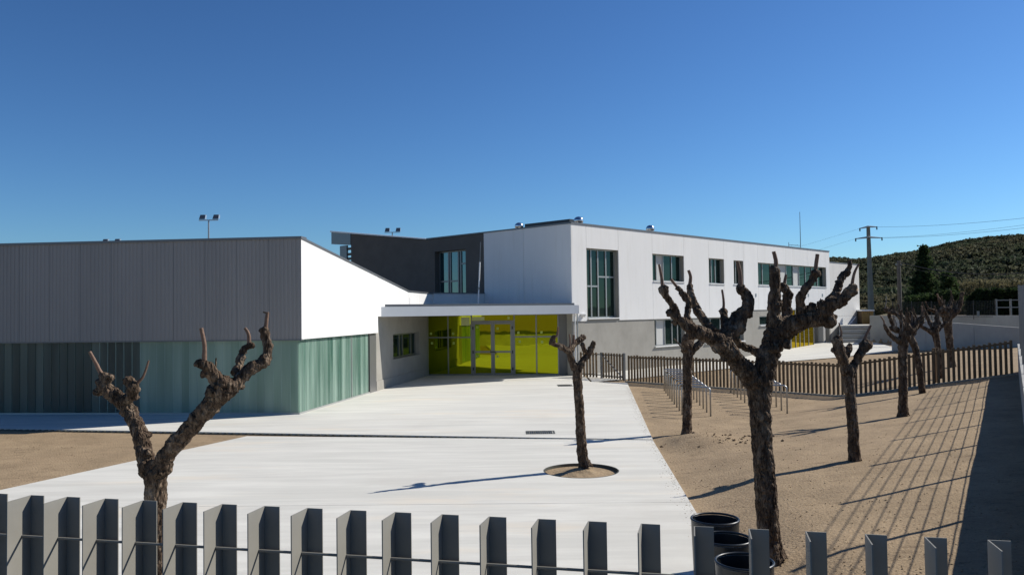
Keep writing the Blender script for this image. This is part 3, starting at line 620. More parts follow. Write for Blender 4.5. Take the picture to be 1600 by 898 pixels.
for a, b_ in ((P(737)+.094, mid-.004), (mid+.004, P(804)-.094)):
    dm = M(); t_ = .085
    GZ.box(dm, a, a+t_, .06, zt-.045, -.03, .03); GZ.box(dm, b_-t_, b_, .06, zt-.045, -.03, .03)
    for zz in (.06, zm-.04, zt-.045-t_): GZ.box(dm, a+t_, b_-t_, zz, zz+t_, -.03, .03)
    do = mk('door', dm, alum, sch)
    for z0, z1 in ((.06+t_, zm-.04), (zm-.04+t_, zt-.045-t_)):
        pm = M(); GZ.box(pm, a+t_, b_-t_, z0+.001, z1-.001, -.005, .005); mk('pane', pm, greeng, do)
    hm = M(); hx = b_-.04 if a < mid-.5 else a+.04; GZ.box(hm, hx-.09, hx+.09, zm-.02, zm+.03, .03, .075); mk('handle', hm, blackm, do)
    for zz in (.35, zm, zt-.3):
        hm = M(); hx = a-.01 if a < mid-.5 else b_+.01; GZ.box(hm, hx-.03, hx+.03, zz-.07, zz+.07, .052, .08); mk('hinge', hm, blackm, do)
for px, py in ((673.5, 521), (708, 521), (675, 536), (709, 536), (746, 511), (777.5, 513), (746, 556), (777.5, 556.5), (810, 519.5), (846, 519), (812, 533.5), (847, 534), (794.5, 496.5)):
    s_, z_ = GZ.hit(px, py); sm = M(); GZ.box(sm, s_-.05, s_+.05, z_-.055, z_+.055, .008, .011)
    mk('sticker', sm, sticker, lf if px < 737 else rf if px > 804 else df)
for x0, x1, y0, y1 in ((720.5, 734, 495.5, 508.5), (738, 757, 495, 500.5)):
    a, z1 = GZ.hit(x0, y0); b_, z0 = GZ.hit(x1, y1); sm = M(); GZ.box(sm, a, b_, z0, min(z1, 2.89), .012, .016); mk('notice', sm, paper, lf if x0 < 737 else df)
mm = M(); GZ.box(mm, g1+.035, GZ.L-.0, 0, 2.9, -.2, 0); mk('entrance_pier', mm, darkr2, sch)
mm = M(); mm.prism(pz([GZ.pt(0, 0, -.1).xy, GZ.pt(GZ.L, 0, -.25).xy, A+RD*1.2, FR.pt(7, 0, -.4).xy], .0), pz([GZ.pt(0, 0, -.1).xy, GZ.pt(GZ.L, 0, -.25).xy, A+RD*1.2, FR.pt(7, 0, -.4).xy], .048)); mk('lobby_floor', mm, greyc, sch)
# lobby back
mm = M(); GZ.box(mm, 0, GZ.L, 0.05, 2.9, -3.2, -3.0); mk('lobby_wall', mm, darkr, sch)
# rainwater pipe, bulkhead lamp
mm = M(); a = R.pt(.25, 0, .10); mm.tube([(a.x, a.y, .06), (a.x, a.y, 3.1)], .035, 10); mk('downpipe', mm, steel, sch, smooth=True)
mm = M(); a = aty(898.5, 500, 36.1); mm.tube([(a.x, a.y, .06), (a.x, a.y, 2.88)], .03, 10); mk('canopy_post', mm, wflash, sch, smooth=True)
s_, z_ = R.hit(909, 492); mm = M(); c = R.pt(s_, z_, .08); mm.lathe([(.0, -.10), (.09, -.09), (.15, -.02), (.16, .05), (.12, .07), (0, .07)], c, 20); mk('wall_lamp', mm, wflash, sch, smooth=True)
# skylight, ventilators, mast, aerial
a = FR.s(820, 352, -2); b_ = FR.s(895, 348, -2); zz = FR.hit(860, 345.5, -2)[1]; mm = M(); FR.box(mm, a, FR.s(890, 348, -2), 6.6, zz, -2.5, -2); mk('skylight', mm, blackm, sch)
def vent(W, px, py, o=-1.2, r=.19):
    s_, z_ = W.hit(px, py, o); c = W.pt(s_, z_, o); mm = M(); mm.lathe([(.06, -1.2), (.12, -.25), (.12, -.08)], c, 16)
    for k in range(0): pass
    pr_ = [(.12, -.08)]+[(r*math.cos(t), .02+r*.85*math.sin(t)) for t in np.linspace(-.6, 1.45, 9)]+[(0.0, .02+r*.86)]
    vo = mk('ventilator', mm, steel, sch, smooth=True); m2 = M().lathe(pr_, c, 24)
    mk('turbine_cap', m2, chrome, vo, smooth=True)
vent(FR, 811, 354, -1.0, .22); vent(R, 904, 345.5, -1.0, .24); vent(R, 1016, 358, -1.5, .24)
mast = empty('roof_mast', (0, 0, 0), 'thin pale pole standing on the entrance canopy in front of the dark wall', 'pole')
p = aty(747.3, 476, 36.2); q = aty(751, 378, 36.2); WO[mast.name] = Vector((p.x, p.y, 3.36)); mast.location = WO[mast.name]
mid_ = lerp(tuple(p), tuple(q), .68)
mk('lower_pole', M().tube([(p.x, p.y, 3.36), lerp(tuple(p), tuple(q), .25), mid_], .032, 10), wflash, mast, smooth=True); mk('upper_pole', M().tube([mid_, tuple(q)], .018, 8), flash, mast, smooth=True)
mk('clamp', M().tube([lerp(tuple(p), tuple(q), .24), lerp(tuple(p), tuple(q), .28)], .05, 10), alum, mast)
ae = R.hit(1251, 389, -1.5); c = R.pt(ae[0], ae[1], -1.5); tp = R.hit(1249, 331, -1.5)[1]
aer = empty('roof_aerial', c, 'tall thin aerial mast on the far end of the white roof', 'aerial')
mk('mast', M().tube([(c.x, c.y, 6.6), (c.x, c.y, tp)], [.03, .018], 8), flash, aer)
mk('antenna', M().tube([(c.x-.05, c.y, c.z+.25), (c.x-.9, c.y-.1, c.z+.3)], .015, 6).tube([(c.x-.3, c.y-.25, c.z+.27), (c.x-.3, c.y+.25, c.z+.27)], .012, 6).tube([(c.x-.6, c.y-.2, c.z+.28), (c.x-.6, c.y+.2, c.z+.28)], .012, 6).tube([(c.x-.85, c.y, c.z+.1), (c.x-.85, c.y, c.z+.5)], .02, 6), flash, aer)

# floodlight masts standing beyond the hall
def flood(px, ytop, y, label, sc=1.0, face=1):
    p = aty(px, ytop, y); r = empty('floodlight_mast', (p.x, p.y, 0), label, 'floodlight', 'floodlight masts beyond the roofs')
    mk('pole', M().tube([(p.x, p.y, 0), (p.x, p.y, p.z)], [.11, .06], 10), steel, r, smooth=True)
    mk('crossbar', M().tube([(p.x-.75*sc, p.y, p.z), (p.x+.75*sc, p.y, p.z)], .035, 8), steel, r)
    for sx_ in (-1, 1):
        x = p.x+sx_*.52*sc; mm = M(); k = .2*sc
        mm.prism([(x-k, p.y-.10, p.z+.06), (x+k, p.y-.10, p.z+.06), (x+k+.02, p.y+.12, p.z+.10), (x-k+.02, p.y+.12, p.z+.10)], [(x-k+.08, p.y-.02, p.z+.42*sc), (x+k+.02, p.y-.02, p.z+.42*sc), (x+k+.04, p.y+.2, p.z+.45*sc), (x-k+.08, p.y+.2, p.z+.45*sc)])
        h = mk('lamp_head', mm, flash, r); mk('lamp_visor', M().prism([(x+k+.03, p.y-.1, p.z+.08), (x+k+.07, p.y-.1, p.z+.08), (x+k+.09, p.y+.15, p.z+.12), (x+k+.05, p.y+.15, p.z+.12)], [(x+k+.04, p.y, p.z+.4*sc), (x+k+.08, p.y, p.z+.4*sc), (x+k+.1, p.y+.2, p.z+.42*sc), (x+k+.06, p.y+.2, p.z+.42*sc)]), lens, h)
flood(326, 344, 62, 'tall twin floodlight standing clear above the dark metal roof at left'); flood(173, 381, 70, 'twin floodlight whose lamps just peep over the dark roof edge at far left'); flood(613, 363, 85, 'small twin floodlight above the dark sloping roof in the middle', 1.1)

# ---------------------------------------------------------------- pollarded plane trees
def cat(pts, n=5):
    out = []
    for i in range(len(pts)-1):
        p0 = pts[max(i-1, 0)]; p1 = pts[i]; p2 = pts[i+1]; p3 = pts[min(i+2, len(pts)-1)]
        for k in range(n):
            t = k/n; out.append(.5*((2*p1)+(-p0+p2)*t+(2*p0-5*p1+4*p2-p3)*t*t+(-p0+3*p1-3*p2+p3)*t**3))
    out.append(pts[-1]); return out
def blob(mm, c, r, seed):
    n = 7; v = []; f = []
    for i in range(n+1):
        th = math.pi*i/n
        for k in range(9):
            a = 2*math.pi*k/9; d = Vector((math.sin(th)*math.cos(a), math.sin(th)*math.sin(a), math.cos(th)))
            v.append(Vector(c)+d*r*(1+.55*noise.noise(d*2.1+Vector((seed, 0, 0)))))
    for i in range(n):
        for k in range(9): f.append((i*9+k, i*9+(k+1) % 9, (i+1)*9+(k+1) % 9, (i+1)*9+k))
    mm.add(v, f)
def remeshed(name, mm, mt, parent, vox, amp):
    a = np.array(mm.v); c = np.array([a[:, 0].mean(), a[:, 1].mean(), a[:, 2].min()]); a = a-c
    me = bpy.data.meshes.new(name); me.from_pydata(a.tolist(), [], mm.f); tmp = bpy.data.objects.new('tmp', me); COL.objects.link(tmp)
    bm = bmesh.new(); bm.from_mesh(me); bmesh.ops.recalc_face_normals(bm, faces=bm.faces); bm.to_mesh(me); bm.free()
    md = tmp.modifiers.new('r', 'REMESH'); md.mode = 'VOXEL'; md.voxel_size = vox
    dg = bpy.context.evaluated_depsgraph_get(); me2 = bpy.data.meshes.new_from_object(tmp.evaluated_get(dg)); bpy.data.objects.remove(tmp)
    n = len(me2.vertices); co = np.empty(n*3); me2.vertices.foreach_get('co', co); no = np.empty(n*3); me2.vertex_normals.foreach_get('vector', no)
    co = co.reshape(-1, 3); no = no.reshape(-1, 3); d = np.empty(n)
    for i in range(n):
        x, y, z = co[i]+c
        d[i] = noise.noise(Vector((x*11, y*11, z*9)))*1.5-abs(noise.noise(Vector((x*34, y*34, z*8))))*2.2-abs(noise.noise(Vector((x*22, y*22, z*20))))*1.9+1.0+noise.noise(Vector((x*60, y*60, z*50)))*.45
    co += no*(d*amp*.85)[:, None]; me2.vertices.foreach_set('co', co.ravel()); me2.materials.clear(); me2.materials.append(mt); me2.shade_smooth(); me2.update(); me2.name = name
    return link(name, me2, c, parent)
def tree(label, base, T, trunk, limbs, shoots, blobs=(), vox=.016, amp=.010, cuts=(), knob=1.0, lean=0, twigs=0):
    """base: world foot; T=(ox,oy,scale): traced sheet; trunk/limb points (x,y,r[,depth])"""
    ox, oy, sc = T; Y = base.y
    r = empty('plane_tree', base, label, 'tree', 'pollarded plane trees')
    def W(x, y, d): return aty(ox+x/sc, oy+y/sc, Y+d)
    kr = Y/F/sc*.93
    def chain(mm, pts, ks, wob=1):
        P_ = [W(p[0], p[1], p[3] if len(p) > 3 else 0) for p in pts]; rr = [p[2]*kr for p in pts]
        C = cat(P_); RR = []
        for i in range(len(C)):
            t = i/5; k = min(int(t), len(rr)-2); fr_ = t-k; v_ = rr[k]*(1-fr_)+rr[k+1]*fr_
            RR.append(v_*(1+wob*.16*noise.noise(Vector((i*.9, ks*3.1, Y)))))
        C = [c+Vector((noise.noise(Vector((i*.6, ks, 1))), noise.noise(Vector((i*.6, ks, 5))), noise.noise(Vector((i*.6, ks, 9)))))*RR[i]*.30*wob*(1 if 0 < i < len(C)-1 else 0) for i, c in enumerate(C)]
        mm.tube(C, RR, 12); return C, RR
    tm = M(); chain(tm, trunk, 1, .35)
    remeshed('trunk', tm, bark, r, vox, amp)
    for li, l in enumerate(limbs):
        lm = M(); C, RR = chain(lm, l, li+2)
        for i in range(2, len(C), 2):
            for _ in range(1 if random.random() < .8*knob else 0):
                a = random.random()*6.28; d = Vector((math.cos(a), math.sin(a)*.9, random.uniform(-.7, .7))).normalized(); blob(lm, C[i]+d*RR[i]*.78, RR[i]*random.uniform(.34, .72), li*7+i)
        blob(lm, C[-1], RR[-1]*1.12, li)
        remeshed('limb', lm, bark, r, vox*.8 if min(RR) < .03 else vox, amp)
    if blobs:
        for i, b4 in enumerate(blobs):
            bm_ = M(); c = W(b4[0], b4[1], b4[3] if len(b4) > 3 else 0); rr = b4[2]*kr; blob(bm_, c, rr, i)
            for k in range(5):
                d = Vector((random.gauss(0, 1), random.gauss(0, 1), random.gauss(0, 1))).normalized(); blob(bm_, c+d*rr*.75, rr*random.uniform(.3, .5), i*5+k)
            remeshed('crown_knuckle', bm_, bark, r, vox, amp*1.4)
    for k in range(twigs):
        b4_ = blobs[k % len(blobs)]; a0_ = W(b4_[0]+random.uniform(-1, 1)*b4_[2]*.7, b4_[1]-b4_[2]*.5, (b4_[3] if len(b4_) > 3 else 0)+random.uniform(-.1, .1)); h = random.uniform(.12, .36); dx_ = random.uniform(-.5, .5)*h; dy_ = random.uniform(-.5, .5)*h
        mk('shoot', M().tube([a0_, a0_+Vector((dx_*.4, dy_*.4, h*.5)), a0_+Vector((dx_*.6, dy_, h))], [.016, .012, .008], 6), twigm, r, smooth=True)
    for si, s_ in enumerate(shoots):
        sm = M(); chain(sm, s_, 50+si, .4); mk('shoot', sm, shootm if s_[0][2] > 5 else bark, r, smooth=True)
    for (x, y, rr, d, nx_, ny_, nz_) in cuts:
        c = W(x, y, d); nv = Vector((nx_, ny_, nz_)).normalized(); mk('cut_face', M().tube([c-nv*.02, c+nv*.012], rr*kr, 14), cutw, r)
    return r
# big tree, right foreground
T2 = (1000, 380, 2.806); b2 = gp(1207, 876)
tree('largest pollarded plane tree beside the black bins with widely forked knobbly crown', b2, T2,
  [(592, 1400, 76), (578, 1368, 60), (568, 1290, 52), (556, 1160, 50), (548, 1038, 50), (534, 860, 47), (527, 740, 48), (523, 660, 54), (528, 600, 58), (535, 560, 50)],
  [ [(510, 625, 50, 0), (470, 570, 46, -.1), (425, 520, 40, -.15), (385, 470, 42, -.2), (350, 432, 40, -.25), (300, 405, 32, -.3), (240, 385, 30, -.4), (205, 360, 26, -.45), (170, 328, 16, -.5), (140, 308, 14, -.5)],
    [(170, 325, 15, -.5), (150, 285, 16, -.5), (122, 240, 15, -.55), (103, 203, 19, -.55)],
    [(215, 370, 18, -.4), (208, 305, 15, -.35), (212, 262, 14, -.3), (190, 222, 13, -.3), (165, 195, 10, -.3)],
    [(330, 395, 24, -.3), (283, 340, 20, -.1), (250, 292, 19, 0), (228, 242, 15, .05), (217, 190, 15, .1)],
    [(385, 410, 24, -.2), (372, 345, 20, 0), (365, 300, 17, .1)],
    [(355, 440, 40, -.2), (400, 385, 38, -.1), (430, 335, 40, 0), (470, 290, 31, 0), (473, 242, 27, .05), (442, 200, 20, .05)],
    [(412, 400, 10, .1), (440, 445, 17, .3), (490, 465, 20, .35), (525, 478, 22, .3), (570, 470, 30, .1)],
    [(535, 610, 54, 0), (550, 540, 50, 0), (572, 460, 50, .05), (600, 405, 48, .1), (592, 345, 36, .1), (588, 285, 29, .1), (592, 200, 26, .1), (590, 120, 20, .1)],
    [(605, 380, 32, .1), (640, 325, 22, .35), (640, 270, 25, .4), (642, 212, 21, .4), (626, 186, 14, .4)],
    [(590, 410, 50, .1), (650, 375, 42, 0), (710, 340, 42, -.1), (770, 330, 38, -.15), (820, 330, 36, -.2), (835, 345, 24, -.2)],
    [(712, 325, 32, -.1), (703, 255, 20, -.15), (720, 203, 17, -.2), (752, 168, 17, -.2), (768, 135, 20, -.2)],
    [(800, 325, 34, -.2), (825, 275, 34, -.25), (875, 255, 27, -.3), (930, 203, 23, -.35)],
    [(825, 270, 24, -.2), (865, 210, 18, -.1), (880, 160, 17, -.05), (893, 140, 16, 0), (915, 118, 13, 0), (919, 78, 9, 0)] ],
  [ [(100, 200, 8, -.55), (93, 140, 7, -.55), (83, 92, 5, -.55)], [(165, 195, 7, -.3), (135, 157, 6, -.3)], [(217, 185, 9, .1), (222, 150, 8, .1), (213, 118, 7, .1)], [(365, 300, 8, .1), (367, 260, 6, .1), (360, 203, 5, .1)],
    [(441, 190, 11, .05), (438, 130, 9, .05), (426, 77, 8, .05)], [(592, 110, 11, .1), (596, 80, 10, .1), (586, 36, 9, .1)], [(632, 180, 8, .4), (640, 138, 6, .4)], [(768, 125, 9, -.2), (778, 48, 9, -.2)], [(928, 190, 8, -.35), (940, 130, 6, -.35), (960, 90, 4, -.35)],
    [(190, 465, 3, -.4), (150, 418, 2.5, -.4)] ],
  blobs=[(350, 440, 38, -.25), (600, 400, 40, .1), (750, 285, 24, -.1), (825, 340, 30, -.2), (130, 305, 16, -.5), (640, 440, 22, -.1), (585, 460, 22, -.1), (805, 270, 26, -.25), (530, 600, 44, 0), (160, 340, 18, -.45), (655, 235, 14, .4)],
  vox=.0115, amp=.010, cuts=[(941, 194, 21, -.36, .62, -.6, .5)])
# left foreground tree
T1 = (100, 460, 2.642); Y1 = 8.2; p = aty(244, 700, Y1); b1 = Vector((p.x+.03, Y1, 0))
pb = b1; fy = 499-.7 ; fpy = 494.6+3*F/Y1
tree('left foreground plane tree forking in two above the steel slat fence', b1, T1,
  [(385, 1300, 64), (385, 1220, 50), (382, 1060, 46), (380, 900, 45), (378, 800, 45), (380, 740, 50), (384, 705, 46)],
  [ [(352, 745, 36, 0), (335, 670, 37, .05), (318, 590, 33, .1), (300, 540, 32, .15), (270, 485, 31, .2), (240, 440, 33, .25), (200, 408, 31, .3), (162, 375, 27, .3), (168, 342, 22, .3), (155, 330, 14, .3)],
    [(245, 440, 28, .2), (275, 420, 24, .15), (290, 385, 25, .1), (268, 357, 22, .1)],
    [(398, 740, 42, 0), (425, 660, 39, -.05), (485, 590, 37, -.1), (545, 525, 36, -.15), (595, 465, 38, -.2), (640, 415, 44, -.25), (655, 385, 46, -.25)],
    [(650, 395, 40, -.25), (700, 375, 30, -.2), (735, 340, 27, -.15), (780, 300, 27, -.1), (828, 275, 24, -.05), (842, 225, 20, 0), (828, 152, 19, 0)],
    [(645, 380, 32, -.25), (612, 325, 26, -.35), (578, 290, 24, -.4), (550, 285, 15, -.4)],
    [(702, 330, 22, -.1), (720, 300, 19, 0), (735, 245, 17, .05), (752, 218, 14, .05), (775, 210, 12, .05)] ],
  [ [(155, 330, 10, .3), (130, 280, 8, .3), (106, 236, 7, .3)], [(300, 368, 8, .1), (328, 335, 6, .1), (350, 272, 4, .1)], [(578, 270, 11, -.4), (580, 210, 9, -.4), (566, 138, 8, -.4)], [(625, 315, 4, -.3), (628, 262, 3, -.3)],
    [(764, 210, 10, .05), (762, 165, 8, .05), (747, 138, 7, .05)], [(832, 145, 10, 0), (840, 72, 7, 0)], [(842, 78, 4, 0), (822, 72, 3, 0)] ],
  blobs=[(185, 352, 22, .3), (150, 400, 22, .3), (265, 358, 20, .1), (650, 378, 44, -.28), (610, 400, 26, -.35), (690, 392, 28, -.2), (580, 325, 18, -.4), (738, 240, 15, .05), (830, 265, 20, -.05), (378, 735, 44, 0), (735, 378, 14, -.15)],
  vox=.0105, amp=.009)
T3 = (820, 490, 3.328); b3 = gp(914, 731, .08)
tree('slender plane tree standing in the round soil pit in the concrete', b3, T3,
  [(320, 806, 46), (312, 780, 36), (302, 745, 30), (293, 650, 29), (286, 520, 26), (277, 400, 25), (272, 320, 27), (275, 285, 27), (272, 268, 22)],
  [ [(262, 290, 22, 0), (240, 235, 17, -.1), (228, 200, 17, -.15), (200, 180, 16, -.2), (165, 162, 14, -.25), (138, 148, 13, -.3), (150, 122, 13, -.3)],
    [(232, 205, 15, -.1), (250, 170, 17, .1), (278, 142, 17, .2), (305, 122, 15, .3)],
    [(285, 282, 22, 0), (300, 245, 17, .05), (325, 222, 17, .1), (338, 203, 15, .1), (346, 180, 16, .1), (356, 155, 13, .1)],
    [(330, 210, 12, .1), (308, 185, 12, 0), (300, 160, 11, 0)] ],
  [[(155, 125, 7, -.3), (170, 105, 6, -.3), (173, 68, 5, -.3)], [(228, 195, 6, -.1), (236, 150, 5, -.1), (232, 105, 4, -.1)], [(252, 160, 9, .1), (255, 110, 7, .1)], [(345, 165, 6, .1), (352, 146, 5, .1)]],
  blobs=[(225, 192, 18, -.1), (268, 148, 20, .2), (148, 142, 14, -.3), (345, 185, 16, .1), (300, 122, 16, .3)], vox=.014, amp=.009)
b4 = gp(1074, 679)
tree('straight plane tree on a raked soil heap right of the concrete edge', b4, T2,
  [(203, 850, 30), (205, 820, 24), (207, 760, 21), (208, 650, 21), (208, 550, 22), (210, 490, 24), (210, 440, 26)],
  [[(212, 480, 24, 0), (240, 458, 18, 0), (268, 434, 15, .05)], [(205, 470, 22, 0), (195, 440, 16, -.15), (205, 405, 13, -.2)], [(210, 460, 20, 0), (225, 425, 16, .3), (222, 395, 14, .4)]],
  [[(200, 470, 4, 0), (175, 445, 3, 0), (148, 417, 2.5, 0)], [(205, 405, 6, -.2), (208, 372, 4, -.2)]], blobs=[(210, 465, 28, 0), (238, 460, 18, 0)], vox=.018, amp=.010)
T5 = (1280, 440, 3.74); b5 = gp(1336, 719)
tree('two pronged plane tree right of the big one, trunk crossing the timber fence', b5, T5,
  [(212, 1052, 48), (206, 1030, 38), (200, 900, 34), (192, 780, 33), (182, 680, 32), (172, 590, 34), (168, 520, 38), (165, 490, 34)],
  [[(158, 540, 32, 0), (140, 460, 33, -.05), (115, 400, 36, -.1), (105, 340, 26, -.1)], [(185, 550, 28, 0), (213, 465, 24, .1), (248, 408, 28, .15), (272, 370, 34, .2)], [(140, 450, 26, 0), (170, 400, 22, .25), (180, 375, 18, .3)]],
  [[(125, 330, 6, -.1), (128, 290, 5, -.1), (115, 240, 4, -.1)], [(132, 320, 4, 0), (133, 285, 3, 0)], [(262, 340, 10, .2), (282, 295, 8, .2), (302, 255, 7, .2)]],
  blobs=[(165, 400, 26, .1), (88, 400, 20, -.1), (108, 350, 28, -.1), (272, 365, 32, .2), (130, 410, 30, 0)], vox=.02, amp=.008, cuts=[(302, 366, 18, .18, .6, -.75, .1)])
b6 = gp(1411, 650)
tree('plane tree with dense dark pollard head before the bend of the timber fence', b6, T5,
  [(494, 792, 42), (490, 765, 32), (490, 680, 27), (490, 560, 25), (488, 450, 25), (490, 370, 30), (492, 330, 34)],
  [[(478, 350, 22, 0), (432, 325, 15, -.1), (402, 292, 13, -.15), (383, 255, 10, -.2)], [(495, 330, 32, 0), (515, 285, 34, 0), (550, 268, 28, .1), (568, 235, 17, .1), (600, 205, 11, .1)],
   [(495, 320, 24, 0), (478, 225, 12, .1), (450, 190, 12, .15), (402, 172, 14, .2), (390, 158, 14, .2)], [(470, 290, 14, .3), (438, 268, 14, .4), (420, 225, 12, .4), (408, 190, 10, .4)], [(510, 280, 20, -.2), (515, 225, 13, -.25), (512, 180, 10, -.3)], [(540, 260, 20, .3), (548, 215, 13, .4), (535, 180, 10, .4)]],
  [[(383, 255, 6, -.2), (375, 225, 5, -.2), (358, 200, 4, -.2)], [(450, 190, 5, .15), (440, 150, 4, .15)], [(515, 190, 5, -.3), (512, 150, 4, -.3)], [(478, 220, 5, .1), (482, 165, 4, .1)], [(600, 205, 5, .1), (612, 165, 4, .1)], [(535, 185, 5, .4), (545, 150, 3, .4)], [(420, 175, 5, .2), (428, 145, 4, .2)], [(570, 235, 5, .1), (560, 185, 4, .1)]],
  blobs=[(545, 270, 34, .1), (450, 280, 22, .3), (395, 165, 16, .2), (500, 330, 32, 0), (430, 272, 20, .4)], vox=.022, amp=.011, twigs=12)
b7 = gp(1441, 614)
tree('leaning plane tree just in front of the timber fence', b7, T5,
  [(606, 660, 26), (602, 640, 21), (592, 560, 19), (578, 460, 20), (558, 380, 21), (535, 330, 23), (525, 310, 24)],
  [[(530, 325, 22, 0), (515, 260, 14, .1), (485, 205, 11, .2), (470, 170, 9, .2)], [(530, 320, 24, 0), (560, 270, 18, 0), (600, 232, 13, 0), (604, 185, 9, 0)], [(528, 320, 20, 0), (540, 240, 13, -.3), (535, 190, 10, -.4)]],
  [[(470, 170, 5, .2), (462, 130, 4, .2)], [(604, 185, 6, 0), (598, 140, 4, 0)], [(535, 190, 5, -.4), (550, 145, 4, -.4)], [(600, 232, 4, 0), (625, 190, 3, 0)]], blobs=[(535, 300, 28, 0)], vox=.024, amp=.01, twigs=6)
b8 = gp(1471, 590); 
tree('plane tree behind the timber fence with forked low limbs', b8, T5,
  [(712, 568, 24), (708, 520, 19), (700, 440, 18), (690, 360, 18), (676, 300, 24), (670, 280, 24)],
  [[(665, 300, 18, 0), (640, 285, 13, -.1), (600, 262, 10, -.2), (575, 230, 9, -.2), (560, 200, 8, -.2)], [(675, 290, 20, 0), (688, 235, 18, .1), (692, 190, 13, .1), (720, 150, 10, .1)], [(680, 295, 15, 0), (715, 262, 11, .2), (745, 240, 12, .2)], [(672, 285, 15, 0), (640, 225, 12, .3), (615, 170, 9, .3)]],
  [[(560, 200, 5, -.2), (552, 160, 4, -.2)], [(615, 170, 5, .3), (602, 120, 4, .3)], [(720, 150, 5, .1), (735, 105, 4, .1)], [(690, 190, 5, .1), (672, 140, 4, .1)], [(745, 240, 5, .2), (775, 195, 4, .2)]], blobs=[(680, 275, 26, 0), (605, 235, 12, -.2)], vox=.024, amp=.011, twigs=9)
b9 = gp(1487, 573.5)
tree('tallest of the far plane trees, thick knotted head against the ramp wall', b9, T5,
  [(778, 502, 28), (772, 460, 20), (765, 380, 20), (755, 290, 22), (748, 220, 28), (750, 190, 34)],
  [[(742, 200, 26, 0), (722, 150, 15, -.1), (700, 100, 9, -.2)], [(762, 200, 28, 0), (800, 168, 22, .1), (826, 125, 14, .1), (834, 70, 11, .1)], [(752, 195, 24, 0), (765, 140, 14, .3), (775, 95, 9, .3)], [(740, 205, 18, 0), (690, 178, 12, .3), (640, 160, 9, .3)]],
  [[(700, 100, 6, -.2), (688, 70, 4, -.2)], [(775, 95, 5, .3), (768, 50, 4, .3)], [(722, 150, 5, -.1), (715, 85, 4, -.1)], [(640, 160, 5, .3), (620, 115, 4, .3)], [(800, 165, 5, .1), (790, 110, 4, .1)]], blobs=[(752, 185, 38, 0), (800, 165, 20, .1), (730, 170, 22, -.1)], vox=.026, amp=.013, twigs=12)

# ---------------------------------------------------------------- foreground steel slat fence
FA = aty(67, 773.5, 4.10); ztop = FA.z
q_ = gp(1573, 844, ztop); FA = gp(67, 773.5, ztop)
fd = Vector((q_.x-FA.x, q_.y-FA.y)); fd.normalize(); FN = Wall(FA.xy, FA.xy+fd)
rot = math.atan2(fd.y, fd.x)
fen = empty('steel_fence', (FA.x, FA.y, 1.0), 'near fence of folded grey steel angle slats strung on a thin rod', 'fence')
edges_px = [10, 67, 125, 182, 245, 307, 371, 436, 509, 579, 648, 719, 795, 871, 949, 1031, 1115, 1202, 1290, 1383, 1475, 1573]
ss_ = [FN.s(p, 773+(p-67)*.0472, 0) for p in edges_px]
# smooth the spacing: the slats are evenly set
kk = np.polyfit(range(len(ss_)), ss_, 1)
pitch = kk[0]; s00 = kk[1]
th = .005; bw = .080; aw = .150; H = ztop-1.0
mm = M()
mm.prism([(0, 0, 0), (-bw, 0, 0), (-bw, -aw, 0), (-bw+th, -aw, 0), (-bw+th, -th, 0), (0, -th, 0)], [(0, 0, H), (-bw, 0, H), (-bw, -aw, H), (-bw+th, -aw, H), (-bw+th, -th, H), (0, -th, H)])
slme = mesh_of('slat', mm.v, mm.f, slatm)
for k in range(-6, 30):
    s_ = s00+pitch*k+random.uniform(-.003, .003); p = FN.pt(s_, 1.0, 0); o = link('slat', slme, p, fen, rot+random.uniform(-.02, .02))
for zz in (ztop-.19, 1.15):
    a = FN.pt(s00-pitch*6.5, zz, .0); b_ = FN.pt(s00+pitch*29.5, zz, 0); off = Vector((fd.y, -fd.x, 0))*.06
    mk('rod', M().tube([a+off, b_+off], .0065, 8), slatm, fen, smooth=True)
# retaining wall and street behind the camera
a = FN.pt(s00-20, 0, .22); b_ = FN.pt(s00+pitch*29, 0, .22)
mm = M(); FN.box(mm, s00-20, s00+pitch*31, -.2, 1.0, -.10, .25); struct(mk('retaining_wall', mm, rampc), 'concrete retaining wall carrying the near steel fence')
mm = M(); FN.box(mm, s00-20, s00+40, -.2, .97, .253, 12); struct(mk('street', mm, asph), 'dark asphalt street at the near edge of the yard')

# ---------------------------------------------------------------- litter bins
def bin_(px, py, rpx, label, lean=0):
    zt_ = .86; c = gp(px, py, zt_); r = rpx/F*c.y*1.0; z0 = G(c.x, c.y)
    e = empty('litter_bin', (c.x, c.y, z0), label, 'litter bin', 'black litter bins by the tree')
    H_ = zt_-z0
    mk('drum', M().lathe([(0, .07), (r*.86, .07), (r*.88, .08), (r*.97, H_-.03), (r*.955, H_-.03), (r*.86, .10), (0, .10)], (c.x, c.y, z0), 48), binm, e, smooth=True, angle=50)
    mk('rim', M().lathe([(r*.955+.012*math.cos(t), H_-.014+.012*math.sin(t)) for t in np.linspace(0, 2*math.pi, 13)], (c.x, c.y, z0), 48), binm, e, smooth=True, angle=0)
    mk('pedestal', M().tube([(c.x, c.y, z0-.1), (c.x, c.y, z0+.07)], .06, 16), binm, e)
bin_(1117, 808, 37.5, 'furthest of the three black open topped bins'); bin_(1134, 838.5, 40, 'middle black open bin, half hidden by its neighbour'); bin_(1163, 874, 45.5, 'nearest black open bin against the big tree trunk')

